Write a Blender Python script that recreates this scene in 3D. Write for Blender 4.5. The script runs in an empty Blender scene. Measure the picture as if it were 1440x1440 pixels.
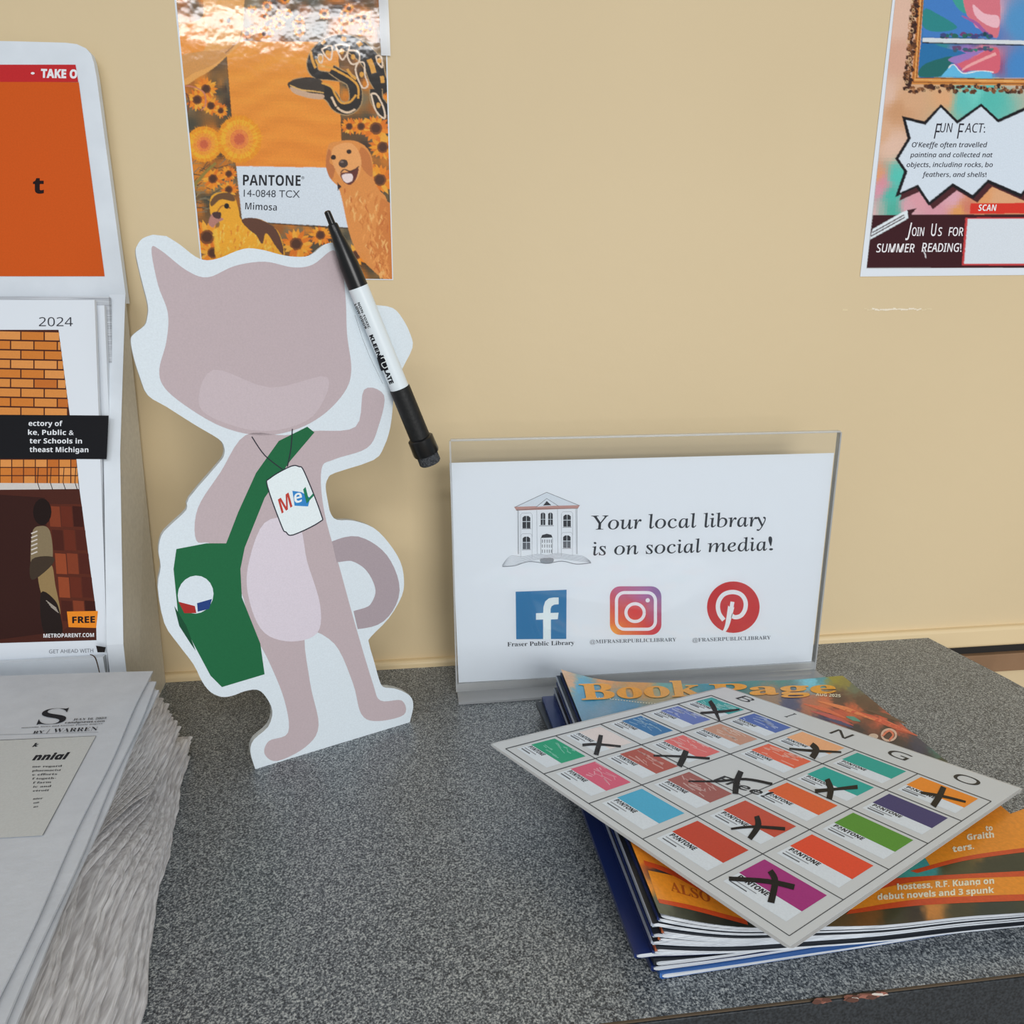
import bpy, math, random
import numpy as np
from mathutils import Vector
from mathutils.geometry import tessellate_polygon
random.seed(7)
SC = bpy.context.scene
COL = SC.collection

# ------------------------------------------------------------------ camera
F, YAW, PITCH, ROLL = 992.885, 0.11783, 0.25067, -0.00506
CAM = np.array([0.0, -0.66015, 0.32608])
def cam_axes():
    cy, sy = math.cos(YAW), math.sin(YAW)
    f = np.array([sy*math.cos(PITCH), cy*math.cos(PITCH), -math.sin(PITCH)])
    r = np.array([cy, -sy, 0.0]); u = np.cross(r, f)
    c, s = math.cos(ROLL), math.sin(ROLL)
    return c*r+s*u, -s*r+c*u, f
RX, UP, FW = cam_axes()
cd = bpy.data.cameras.new('camera'); cam = bpy.data.objects.new('camera', cd); COL.objects.link(cam)
cd.sensor_width = 36; cd.sensor_fit = 'HORIZONTAL'; cd.lens = F*36/1440; cd.clip_start = .01; cd.clip_end = 60
from mathutils import Matrix
cam.matrix_world = Matrix(((RX[0], UP[0], -FW[0], CAM[0]), (RX[1], UP[1], -FW[1], CAM[1]), (RX[2], UP[2], -FW[2], CAM[2]), (0, 0, 0, 1)))
SC.camera = cam
SC.view_settings.view_transform = 'Standard'; SC.view_settings.look = 'None'
SC.view_settings.gamma = 1; SC.view_settings.use_curve_mapping = False
SC.view_settings.exposure = -0.20

# ------------------------------------------------------------------ light: ceiling panels of the room, soft surroundings and an added fill
w = bpy.data.worlds.new('world'); SC.world = w; w.use_nodes = True
w.node_tree.nodes['Background'].inputs[0].default_value = (0.90, 0.95, 1.0, 1)
w.node_tree.nodes['Background'].inputs[1].default_value = 0.42
def area(name, loc, size, power, colr=(1, .97, .93), aim=None):
    l = bpy.data.lights.new(name, 'AREA'); l.shape = 'RECTANGLE'; l.size, l.size_y = size; l.energy = power; l.color = colr
    o = bpy.data.objects.new(name, l); COL.objects.link(o); o.location = loc
    if aim:
        o.rotation_euler = (Vector(aim)-Vector(loc)).to_track_quat('-Z', 'Y').to_euler()
    return o
area('ceiling_panel_light', (0.7, -2.6, 1.75), (1.2, .6), 24, (.97, .98, 1.0))
area('ceiling_panel_light', (-.70, -3.3, 1.75), (1.3, .3), 46, (.97, .98, 1.0))
area('ceiling_panel_light', (1.3, -4.6, 1.75), (1.2, .6), 40, (.97, .98, 1.0))
area('wall_fill_light', (.85, -2.7, .45), (1.2, 1.0), 32, (1.0, .99, .97), (.1, 0, .2))  # added fill to brighten the middle of the wall, not a known window

# ------------------------------------------------------------------ helpers
def lin(c):
    out = []
    for v in c[:3]:
        v = max(0, min(255, v))/255.
        out.append(v/12.92 if v <= .04045 else ((v+.055)/1.055)**2.4)
    return out
KR, KG, KB = 1.16, 1.18, 1.17
def pc(c):                        # ink / paint colour as a reflectance
    l = lin(c)
    return (min(.9, l[0]*KR), min(.9, l[1]*KG), min(.9, l[2]*KB), 1)
def mat(name, c, rough=.6, spec=.5, **kw):
    m = bpy.data.materials.new(name); m.use_nodes = True
    b = m.node_tree.nodes['Principled BSDF']
    b.inputs['Base Color'].default_value = pc(c)
    b.inputs['Roughness'].default_value = rough
    b.inputs['Specular IOR Level'].default_value = spec
    for k, v in kw.items():
        b.inputs[k.replace('_', ' ')].default_value = v
    return m
def noise_mat(name, c1, c2, scale, rough=.6, bump=0., bscale=None, detail=4, spec=.4, stretch=(1, 1, 1), dist=.001):
    m = mat(name, c1, rough, spec); nt = m.node_tree; b = nt.nodes['Principled BSDF']
    tc = nt.nodes.new('ShaderNodeTexCoord'); mp = nt.nodes.new('ShaderNodeMapping'); mp.inputs['Scale'].default_value = stretch
    nt.links.new(tc.outputs['Object'], mp.inputs[0])
    n = nt.nodes.new('ShaderNodeTexNoise'); n.inputs['Scale'].default_value = scale; n.inputs['Detail'].default_value = detail
    nt.links.new(mp.outputs[0], n.inputs[0])
    r = nt.nodes.new('ShaderNodeValToRGB'); r.color_ramp.elements[0].position = .35; r.color_ramp.elements[1].position = .65
    r.color_ramp.elements[0].color = pc(c1); r.color_ramp.elements[1].color = pc(c2)
    nt.links.new(n.outputs[0], r.inputs[0]); nt.links.new(r.outputs[0], b.inputs['Base Color'])
    if bump:
        n2 = nt.nodes.new('ShaderNodeTexNoise'); n2.inputs['Scale'].default_value = bscale or scale; n2.inputs['Detail'].default_value = 3
        nt.links.new(mp.outputs[0], n2.inputs[0])
        bp = nt.nodes.new('ShaderNodeBump'); bp.inputs['Strength'].default_value = bump; bp.inputs['Distance'].default_value = dist
        nt.links.new(n2.outputs[0], bp.inputs['Height']); nt.links.new(bp.outputs[0], b.inputs['Normal'])
    return m
def ink_mat(name, rough=.55, spec=.35, bump=0., bscale=60, dist=.001, grain=0., gscale=900, coat=0.):
    m = mat(name, (200, 200, 200), rough, spec); nt = m.node_tree; b = nt.nodes['Principled BSDF']
    a = nt.nodes.new('ShaderNodeAttribute'); a.attribute_name = 'Col'
    tc = nt.nodes.new('ShaderNodeTexCoord')
    if grain:
        n = nt.nodes.new('ShaderNodeTexNoise'); n.inputs['Scale'].default_value = gscale; n.inputs['Detail'].default_value = 3
        nt.links.new(tc.outputs['Object'], n.inputs[0])
        mr = nt.nodes.new('ShaderNodeMapRange'); mr.inputs[1].default_value = .3; mr.inputs[2].default_value = .7
        mr.inputs[3].default_value = 1-grain; mr.inputs[4].default_value = 1+grain
        nt.links.new(n.outputs[0], mr.inputs[0])
        vm = nt.nodes.new('ShaderNodeVectorMath'); vm.operation = 'SCALE'
        nt.links.new(a.outputs['Color'], vm.inputs[0]); nt.links.new(mr.outputs[0], vm.inputs['Scale'])
        nt.links.new(vm.outputs[0], b.inputs['Base Color'])
    else:
        nt.links.new(a.outputs['Color'], b.inputs['Base Color'])
    if coat:
        b.inputs['Coat Weight'].default_value = coat; b.inputs['Coat Roughness'].default_value = .07 if coat > .9 else .14; b.inputs['Coat IOR'].default_value = 1.4
    if bump:
        n2 = nt.nodes.new('ShaderNodeTexNoise'); n2.inputs['Scale'].default_value = bscale; n2.inputs['Detail'].default_value = 2
        nt.links.new(tc.outputs['Object'], n2.inputs[0])
        bp = nt.nodes.new('ShaderNodeBump'); bp.inputs['Strength'].default_value = bump; bp.inputs['Distance'].default_value = dist
        nt.links.new(n2.outputs[0], bp.inputs['Height']); nt.links.new(bp.outputs[0], b.inputs['Normal'])
        if coat: nt.links.new(bp.outputs[0], b.inputs['Coat Normal'])
    return m
INK = ink_mat('matte_ink', .65, .15, grain=.04)
GLOSS = ink_mat('glossy_ink', .5, .2, bump=.12, bscale=90, dist=.0010, grain=.06, coat=1.0)

def tag(o, label=None, cat=None, group=None, kind=None):
    if label: o['label'] = label
    if cat: o['category'] = cat
    if group: o['group'] = group
    if kind: o['kind'] = kind
    return o
def thing(name, loc, label, cat, group=None):
    o = bpy.data.objects.new(name, None); COL.objects.link(o); o.location = loc; o.empty_display_size = .02
    return tag(o, label, cat, group)
def link(name, me, material, parent=None, smooth=False):
    """vertices of me are world coordinates; parented pieces are stored relative to the root"""
    o = bpy.data.objects.new(name, me); COL.objects.link(o)
    if material and not me.materials: me.materials.append(material)
    if parent:
        root = parent; off = Vector(root.location)
        while root.parent: root = root.parent; off += Vector(root.location)
        n = len(me.vertices); co = np.empty(n*3, np.float32); me.vertices.foreach_get('co', co)
        co = (co.reshape(-1, 3)-np.array(off, np.float32)).astype(np.float32).ravel(); me.vertices.foreach_set('co', co)
        o.parent = parent
    if smooth:
        me.polygons.foreach_set('use_smooth', [True]*len(me.polygons))
    me.update()
    return o
def mesh(name, vs, fs):
    me = bpy.data.meshes.new(name); me.from_pydata([tuple(map(float, v)) for v in vs], [], fs); me.update(); return me
def prism(name, pts, d, material, parent=None, smooth=False):
    """pts: closed 3-D outline (planar); d: extrusion vector"""
    pts = [np.array(p, float) for p in pts]; n = len(pts); d = np.array(d, float)
    tris = tessellate_polygon([[Vector(p) for p in pts]])
    vs = pts+[p+d for p in pts]
    fs = [tuple(t) for t in tris]+[tuple(reversed([i+n for i in t])) for t in tris]
    fs += [(i, (i+1) % n, (i+1) % n+n, i+n) for i in range(n)]
    me = mesh(name, vs, fs)
    import bmesh
    bm = bmesh.new(); bm.from_mesh(me); bmesh.ops.recalc_face_normals(bm, faces=bm.faces); bm.to_mesh(me); bm.free()
    return link(name, me, material, parent, smooth)
def box(name, lo, hi, material, parent=None, bevel=0):
    import bmesh
    bm = bmesh.new(); bmesh.ops.create_cube(bm, size=1)
    for v in bm.verts:
        v.co = Vector([lo[i]+(v.co[i]+.5)*(hi[i]-lo[i]) for i in range(3)])
    if bevel: bmesh.ops.bevel(bm, geom=bm.edges[:], offset=bevel, segments=3, profile=.5, affect='EDGES')
    me = bpy.data.meshes.new(name); bm.to_mesh(me); bm.free()
    return link(name, me, material, parent)
def lathe(name, A, B, prof, material, parent, seg=64):
    """prof: list of (fraction along AB, radius)"""
    A = np.array(A); B = np.array(B); ax = B-A; L = np.linalg.norm(ax); ax = ax/L
    u = np.cross(ax, [0, 0, 1.]); u /= np.linalg.norm(u); v = np.cross(ax, u)
    vs, fs = [], []
    for (t, r) in prof:
        for k in range(seg):
            a = 2*math.pi*k/seg; vs.append(A+ax*L*t+(u*math.cos(a)+v*math.sin(a))*r)
    for i in range(len(prof)-1):
        for k in range(seg):
            fs.append((i*seg+k, i*seg+(k+1) % seg, (i+1)*seg+(k+1) % seg, (i+1)*seg+k))
    fs.append(tuple(range(seg))); fs.append(tuple((len(prof)-1)*seg+k for k in reversed(range(seg))))
    me = mesh(name, vs, fs)
    import bmesh
    bm = bmesh.new(); bm.from_mesh(me); bmesh.ops.recalc_face_normals(bm, faces=bm.faces); bm.to_mesh(me); bm.free()
    o = link(name, me, material, parent, True)
    me.set_sharp_from_angle(angle=math.radians(40))
    return o

# ------------------------------------------------------------------ measuring: from a point seen in the photograph to a surface of the place
def ray(u, v):
    return RX*((u-720)/F)+UP*((720-v)/F)+FW
class Plane:
    def __init__(s, o, n):
        s.o = np.array(o, float); s.n = np.array(n, float); s.n /= np.linalg.norm(s.n)
        if s.n@(CAM-s.o) < 0: s.n = -s.n
    def hit(s, u, v, lift=0.):
        d = ray(u, v); return CAM+d*((s.o-CAM)@s.n)/(d@s.n)+s.n*lift
class Field:                        # height field z = f(x, y)
    def __init__(s, f): s.f = f
    def hit(s, u, v, lift=0.):
        d = ray(u, v); z = .03; lo, hi = -.05, .15
        for _ in range(30):
            z = (lo+hi)/2; p = CAM+d*(z-CAM[2])/d[2]
            if z > s.f(p[0], p[1]): hi = z
            else: lo = z
        p = CAM+d*(z-CAM[2])/d[2]
        return p+np.array([0, 0, lift])
class Tube:
    def __init__(s, A, B, r): s.A = np.array(A); s.d = np.array(B)-s.A; s.d = s.d/np.linalg.norm(s.d); s.r = r
    def hit(s, u, v, lift=0.):
        d = ray(u, v); o = CAM-s.A; dp = d-(d@s.d)*s.d; op = o-(o@s.d)*s.d; r = s.r+lift
        a = dp@dp; b = 2*dp@op; c = op@op-r*r; q = b*b-4*a*c
        t = (-b-math.sqrt(max(q, 0)))/(2*a)
        return CAM+d*t
EPS = .00006
def cat_rom(pts, closed=False, k=6):
    P = [np.array(p, float) for p in pts]; n = len(P); out = []
    rng = range(n if closed else n-1)
    for i in rng:
        p0 = P[(i-1) % n] if closed or i > 0 else P[0]; p1 = P[i]; p2 = P[(i+1) % n]
        p3 = P[(i+2) % n] if closed or i+2 < n else P[-1]
        for j in range(k):
            t = j/k
            out.append(.5*((2*p1)+(-p0+p2)*t+(2*p0-5*p1+4*p2-p3)*t*t+(-p0+3*p1-3*p2+p3)*t**3))
    if not closed: out.append(P[-1])
    return [tuple(p) for p in out]
_glyph = {}
FONT_STYLES = {'serifb': (0x1D400, 0x1D41A, 0x1D7CE), 'italic': (0x1D434, 0x1D44E, None), 'bi': (0x1D468, 0x1D482, None), 'script': (0x1D4D0, 0x1D4EA, None),
               'sans': (0x1D5A0, 0x1D5BA, 0x1D7E2), 'sansb': (0x1D5D4, 0x1D5EE, 0x1D7EC), 'sansi': (0x1D608, 0x1D622, None), 'sansbi': (0x1D63C, 0x1D656, 0x1D7EC)}
def styled(s, st):
    if not st: return s
    U, L, D = FONT_STYLES[st]; o = ''
    for ch in s:
        if 'A' <= ch <= 'Z': o += chr(U+ord(ch)-65)
        elif 'a' <= ch <= 'z': o += '\u210e' if (st == 'italic' and ch == 'h') else chr(L+ord(ch)-97)
        elif ch.isdigit() and D: o += chr(D+int(ch))
        else: o += ch
    return o
def glyphs(s, weight):
    key = (s, weight)
    if key in _glyph: return _glyph[key]
    c = bpy.data.curves.new('lettering', 'FONT'); c.body = s; c.size = 1; c.offset = weight; c.resolution_u = 3
    o = bpy.data.objects.new('lettering', c); COL.objects.link(o); bpy.context.view_layer.update()
    dg = bpy.context.evaluated_depsgraph_get(); me = bpy.data.meshes.new_from_object(o.evaluated_get(dg))
    vs = [(v.co.x, v.co.y) for v in me.vertices]; fs = [tuple(p.vertices) for p in me.polygons]
    bpy.data.objects.remove(o); bpy.data.curves.remove(c); bpy.data.meshes.remove(me)
    _glyph[key] = (vs, fs); return _glyph[key]
class Print:
    """flat print: inked shapes lying on a real surface, all in one mesh with a colour per corner"""
    def __init__(s, surf, o=(0, 0), k=1.0):
        s.surf = surf; s.vs = []; s.fs = []; s.cs = []; s.org = o; s.k = k
    def frame(s, o, k): s.org = o; s.k = k
    def P(s, p): return (s.org[0]+p[0]/s.k, s.org[1]+p[1]/s.k)
    def _add(s, pts, faces, cols, layer):
        b = len(s.vs); s.vs += [s.surf.hit(p[0], p[1], EPS*layer) for p in pts]
        for f in faces: s.fs.append(tuple(b+i for i in f)); s.cs.append([cols[i] for i in f] if isinstance(cols, list) else cols)
    def poly(s, pts, c, layer=1, smooth=False, raw=False):
        if smooth: pts = cat_rom(pts, True, 5)
        q = [p if raw else s.P(p) for p in pts]
        tris = tessellate_polygon([[Vector((a, b, 0)) for a, b in q]])
        s._add(q, tris, pc(c), layer)
    def shade(s, pts, cols, layer=1):          # convex polygon with a colour at each corner
        q = [s.P(p) for p in pts]; s._add(q, [tuple(range(len(q)))], [pc(c) for c in cols], layer)
    def line(s, pts, wd, c, layer=2, smooth=False, closed=False):
        if smooth: pts = cat_rom(pts, closed, 5)
        q = [np.array(s.P(p)) for p in pts]
        if closed: q.append(q[0])
        wd = wd if hasattr(wd, '__len__') else [wd]*len(q)
        wd = np.interp(np.linspace(0, 1, len(q)), np.linspace(0, 1, len(wd)), wd)
        L = []; R_ = []
        for i in range(len(q)):
            t = q[min(i+1, len(q)-1)]-q[max(i-1, 0)]; n = np.linalg.norm(t)
            t = t/n if n > 1e-9 else np.array([1., 0]); nn = np.array([-t[1], t[0]])*wd[i]/2/s.k
            L.append(q[i]+nn); R_.append(q[i]-nn)
        m = len(q); s._add(L+R_, [(i, i+1, m+i+1, m+i) for i in range(m-1)], pc(c), layer)
    def disc(s, c0, rx, ry, c, layer=1, rot=0, n=20, jag=0):
        pts = []
        for i in range(n):
            a = 2*math.pi*i/n; j = 1-(jag*random.random() if i % 2 else 0)
            x, y = rx*j*math.cos(a), ry*j*math.sin(a)
            pts.append((c0[0]+x*math.cos(rot)-y*math.sin(rot), c0[1]+x*math.sin(rot)+y*math.cos(rot)))
        s.poly(pts, c, layer)
    def ring(s, c0, rx, ry, wd, c, layer=2, n=36):
        s.line([(c0[0]+rx*math.cos(2*math.pi*i/n), c0[1]+ry*math.sin(2*math.pi*i/n)) for i in range(n+1)], wd, c, layer)
    def grid(s, quad, nx, ny, fn, layer=1):    # quad TL,TR,BR,BL ; fn(px,py)->rgb in crop coordinates
        a, b, c, d = [np.array(q, float) for q in quad]; pts = []; cols = []
        for j in range(ny+1):
            for i in range(nx+1):
                u, v = i/nx, j/ny; p = a*(1-u)*(1-v)+b*u*(1-v)+c*u*v+d*(1-u)*v
                pts.append(s.P(p)); cols.append(pc(fn(p[0], p[1])))
        s._add(pts, [(j*(nx+1)+i, j*(nx+1)+i+1, (j+1)*(nx+1)+i+1, (j+1)*(nx+1)+i) for j in range(ny) for i in range(nx)], cols, layer)
    def text(s, t, p0, p1, h, c, layer=3, style=None, weight=0., up=None, arch=0.):
        vs, fs = glyphs(styled(t, style), weight)
        if not vs: return
        a = np.array(s.P(p0)); b = np.array(s.P(p1)); d = b-a
        xs = [v[0] for v in vs]; x0, x1 = min(xs), max(xs); L = np.linalg.norm(d)
        if up is None: u = np.array([d[1], -d[0]])/L
        else: u = np.array(up, float); u = u/np.linalg.norm(u)
        hh = h/s.k/.70
        s._add([tuple(a+d*(x-x0)/(x1-x0)+u*(y*hh+arch*math.sin(math.pi*(x-x0)/(x1-x0))/s.k)) for x, y in vs], fs, pc(c), layer)
    def build(s, name, material, parent, label=None):
        me = mesh(name, s.vs, s.fs)
        ca = me.color_attributes.new('Col', 'FLOAT_COLOR', 'CORNER'); arr = []
        # keep faces turned to the viewer side
        for f, c in zip(s.fs, s.cs):
            if isinstance(c, list):
                for x in c: arr.extend(x)
            else: arr.extend(list(c)*len(f))
        ca.data.foreach_set('color', arr)
        o = link(name, me, material, parent)
        if label: o['label'] = label
        return o
class Raster(Print):
    """a printed picture: the inked shapes are merged into one even mesh of coloured points, so nothing overlaps"""
    def __init__(s, surf, quad, o=(0, 0), k=1.0, over=None, step=.9):
        Print.__init__(s, surf, o, k); s.items = []; s.quad = quad; s.over = Print(surf, o, k); s.step = step; s.seq = 0
    def _add(s, pts, faces, cols, layer):
        P_ = np.array(pts, float)
        for f in faces:
            c = np.array([cols[i] for i in f]).mean(0) if isinstance(cols, list) else np.array(cols)
            for i in range(1, len(f)-1): s.items.append((layer, s.seq, P_[[f[0], f[i], f[i+1]]], c[:3])); s.seq += 1
    def text(s, *a, **k): s.over.text(*a, **k)
    def build(s, name, material, parent, label=None, soft=0):
        Q = np.array(s.quad, float); r = .5; x0, y0 = Q.min(0)-2; x1, y1 = Q.max(0)+2
        W_ = int((x1-x0)/r)+1; H_ = int((y1-y0)/r)+1; img = np.full((H_, W_, 3), .6)
        for L, q_, T, c in sorted(s.items, key=lambda a: (a[0], a[1])):
            U = (T-[x0, y0])/r; a0 = np.maximum(np.floor(U.min(0)).astype(int), 0); a1 = np.minimum(np.ceil(U.max(0)).astype(int)+1, [W_, H_])
            if (a1 <= a0).any(): continue
            X, Y = np.meshgrid(np.arange(a0[0], a1[0]), np.arange(a0[1], a1[1])); m = np.ones(X.shape, bool)
            ar = (U[1, 0]-U[0, 0])*(U[2, 1]-U[0, 1])-(U[1, 1]-U[0, 1])*(U[2, 0]-U[0, 0])
            if abs(ar) < 1e-9: continue
            for i in range(3):
                p_, n_ = U[i], U[(i+1) % 3]; m &= ((n_[0]-p_[0])*(Y-p_[1])-(n_[1]-p_[1])*(X-p_[0]))*np.sign(ar) >= -1e-6
            img[a0[1]:a1[1], a0[0]:a1[0]][m] = c
        g = img.copy(); g[1:-1, 1:-1] = (4*img[1:-1, 1:-1]+2*(img[:-2, 1:-1]+img[2:, 1:-1]+img[1:-1, :-2]+img[1:-1, 2:])+img[:-2, :-2]+img[2:, 2:]+img[:-2, 2:]+img[2:, :-2])/16
        nx = int(np.linalg.norm(Q[1]-Q[0])/s.step); ny = int(np.linalg.norm(Q[3]-Q[0])/s.step)
        v, u = np.meshgrid(np.linspace(0, 1, ny+1), np.linspace(0, 1, nx+1), indexing='ij'); u = u[..., None]; v = v[..., None]
        PX = Q[0]*(1-u)*(1-v)+Q[1]*u*(1-v)+Q[2]*u*v+Q[3]*(1-u)*v; PX = PX.reshape(-1, 2)
        gi = np.clip(np.round((PX-[x0, y0])/r).astype(int), 0, [W_-1, H_-1]); C_ = g[gi[:, 1], gi[:, 0]]
        D = RX[None]*((PX[:, :1]-720)/F)+UP[None]*((720-PX[:, 1:])/F)+FW[None]
        t = ((s.surf.o-CAM)@s.surf.n)/(D@s.surf.n); V = CAM+D*t[:, None]+s.surf.n*EPS
        me = bpy.data.meshes.new(name); me.vertices.add(len(V)); me.vertices.foreach_set('co', V.astype(np.float32).ravel())
        q0 = (np.arange(ny)[:, None]*(nx+1)+np.arange(nx)[None]).ravel(); fs = np.stack([q0, q0+nx+1, q0+nx+2, q0+1], 1).astype(np.int32)
        me.loops.add(fs.size); me.loops.foreach_set('vertex_index', fs.ravel()); me.polygons.add(len(fs)); me.polygons.foreach_set('loop_start', (np.arange(len(fs))*4).astype(np.int32)); me.update(calc_edges=True)
        ca = me.color_attributes.new('Col', 'FLOAT_COLOR', 'POINT'); ca.data.foreach_set('color', np.concatenate([C_, np.ones((len(C_), 1))], 1).astype(np.float32).ravel())
        o = link(name, me, material, parent)
        if s.over.vs: s.over.build('lettering', material, parent)
        return o
def idw(samples, power=3.0, jitter=0):
    S = np.array([(a[0], a[1]) for a in samples], float); Cc = np.array([a[2] for a in samples], float)
    def fn(x, y):
        if jitter: x += random.uniform(-jitter, jitter); y += random.uniform(-jitter, jitter)
        d = np.hypot(S[:, 0]-x, S[:, 1]-y)+1e-3; w_ = 1/d**power; return tuple((Cc*w_[:, None]).sum(0)/w_.sum())
    return fn

# ------------------------------------------------------------------ materials
M = {}
M['wall'] = noise_mat('painted_wall', (205, 184, 148), (208, 187, 151), 3, .55, bump=.25, bscale=55, dist=.0015, spec=.3)
M['ledge'] = noise_mat('ledge_paint_lit', (216, 192, 152), (219, 196, 156), 6, .35, spec=.5)  # same paint as the wall, coloured lighter for the light the ledge catches
M['brown'] = noise_mat('brown_panel', (128, 98, 72), (140, 108, 80), 20, .6)
M['dark'] = mat('dark_gap', (28, 24, 22), .8)
M['floor'] = noise_mat('floor_carpet', (120, 112, 104), (140, 130, 120), 300, .9)
def counter_mat():
    m = mat('speckled_laminate', (90, 95, 98), .33, .45); nt = m.node_tree; b = nt.nodes['Principled BSDF']
    tc = nt.nodes.new('ShaderNodeTexCoord')
    n = nt.nodes.new('ShaderNodeTexNoise'); n.inputs['Scale'].default_value = 900; n.inputs['Detail'].default_value = 2.5; n.inputs['Roughness'].default_value = .7
    nt.links.new(tc.outputs['Object'], n.inputs[0])
    r = nt.nodes.new('ShaderNodeValToRGB'); e = r.color_ramp.elements
    e[0].position = .36; e[0].color = pc((36, 40, 45)); e[1].position = .66; e[1].color = pc((184, 187, 186))
    k = r.color_ramp.elements.new(.50); k.color = pc((98, 104, 110))
    nt.links.new(n.outputs[0], r.inputs[0]); nt.links.new(r.outputs[0], b.inputs['Base Color'])
    n2 = nt.nodes.new('ShaderNodeTexNoise'); n2.inputs['Scale'].default_value = 400
    nt.links.new(tc.outputs['Object'], n2.inputs[0])
    bp = nt.nodes.new('ShaderNodeBump'); bp.inputs['Strength'].default_value = .35; bp.inputs['Distance'].default_value = .0004
    nt.links.new(n2.outputs[0], bp.inputs['Height']); nt.links.new(bp.outputs[0], b.inputs['Normal'])
    return m
M['counter'] = counter_mat()
M['edge'] = noise_mat('dark_edge_band', (26, 30, 34), (50, 55, 60), 700, .4)
M['seam'] = mat('glue_line', (84, 70, 54), .7)
M['board'] = mat('white_foam_board', (214, 224, 232), .6)
M['foam'] = noise_mat('foam_board_cut_edge', (176, 178, 176), (200, 202, 200), 200, .8)
M['card'] = noise_mat('white_cardboard', (206, 212, 220), (212, 218, 226), 40, .55, bump=.1, bscale=90)
M['card_shaded'] = noise_mat('shaded_white_cardboard', (200, 194, 182), (208, 202, 190), 250, .8, bump=.15, bscale=120)  # white cardboard with shade and warm wall bounce put into its colour
M['paper'] = mat('white_paper', (213, 218, 226), .55, .3)
M['page'] = noise_mat('magazine_pages', (150, 154, 162), (204, 208, 214), 500, .6, stretch=(.05, .05, 5))
M['news'] = noise_mat('newsprint', (190, 194, 202), (196, 200, 208), 60, .85, spec=.15, bump=.3, bscale=260, dist=.0006)
M['newsedge'] = noise_mat('newsprint_folds', (178, 175, 177), (216, 215, 218), 500, .9, spec=.1, bump=.25, bscale=500, dist=.0004, stretch=(1, .12, 2.2))
M['black'] = mat('black_plastic', (14, 15, 16), .28, .5)
M['blackm'] = noise_mat('black_rubberised_cap', (16, 17, 18), (24, 25, 26), 400, .5, bump=.2, bscale=500)
M['barrel'] = mat('white_plastic', (214, 222, 230), .35, .5)
M['felt'] = noise_mat('grey_felt', (40, 42, 46), (78, 80, 84), 800, .95, bump=.9, bscale=900, dist=.001)
def clear(name, tint, rough, alpha):
    m = bpy.data.materials.new(name); m.use_nodes = True; nt = m.node_tree; nt.nodes.clear()
    out = nt.nodes.new('ShaderNodeOutputMaterial'); mix = nt.nodes.new('ShaderNodeMixShader')
    tr = nt.nodes.new('ShaderNodeBsdfTransparent'); tr.inputs[0].default_value = (*tint, 1)
    gl = nt.nodes.new('ShaderNodeBsdfGlossy'); gl.inputs['Roughness'].default_value = rough
    df = nt.nodes.new('ShaderNodeBsdfDiffuse'); df.inputs[0].default_value = (.85, .88, .9, 1)
    m2 = nt.nodes.new('ShaderNodeMixShader'); m2.inputs[0].default_value = alpha
    fr = nt.nodes.new('ShaderNodeFresnel'); fr.inputs[0].default_value = 1.35
    nt.links.new(tr.outputs[0], m2.inputs[1]); nt.links.new(df.outputs[0], m2.inputs[2])
    nt.links.new(fr.outputs[0], mix.inputs[0]); nt.links.new(m2.outputs[0], mix.inputs[1]); nt.links.new(gl.outputs[0], mix.inputs[2])
    nt.links.new(mix.outputs[0], out.inputs[0]); return m
M['acrylic'] = clear('clear_acrylic', (.992, .995, .995), .05, .012)
M['acrylic_edge'] = clear('acrylic_edge', (.95, .97, .97), .15, .42)
M['film'] = clear('laminate_film', (.985, .99, .99), .12, .55)

# ------------------------------------------------------------------ the setting
WALL = Plane((0, 0, 0), (0, -1, 0))
wall = box('wall_back', (-2.2, 0, -.9), (2.4, .12, 1.75), M['wall']); tag(wall, kind='structure')
ledge = box('trim_1', (-2.2, -.007, -.0155), (2.4, .01, .0075), M['ledge'], bevel=.0035); tag(ledge, kind='structure')
gap = box('gap_shade_strip', (.545, -.004, -.0235), (2.4, .01, -.0158), M['dark']); tag(gap, kind='structure')  # dark strip painting the shade of the open gap below the ledge
low = box('trim_3', (-2.2, -.010, -.045), (2.4, -.0005, -.0238), M['brown'], bevel=.001); tag(low, kind='structure')
fl = box('floor', (-2.2, -3.2, -.95), (2.4, .12, -.9), M['floor']); tag(fl, kind='structure')
s1 = Print(WALL, (1180, 0), 3.13)
random.seed(3)
for i in range(26):
    x = 110+i*11.5; y = 1362+random.uniform(-3, 3)
    s1.poly([(x, y-random.uniform(2, 6)), (x+random.uniform(9, 15), y-random.uniform(1, 5)), (x+random.uniform(9, 15), y+random.uniform(1, 4)), (x, y+random.uniform(1, 6))], (226, 214, 194) if 2 < i < 22 else (214, 196, 162), 2+i % 3)
s1.poly([(15, 1360), (38, 1360), (38, 1368), (15, 1368)], (214, 196, 160), 2)
s1.build('paint_scuff', INK, wall, 'pale scrape in the wall paint')

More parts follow.
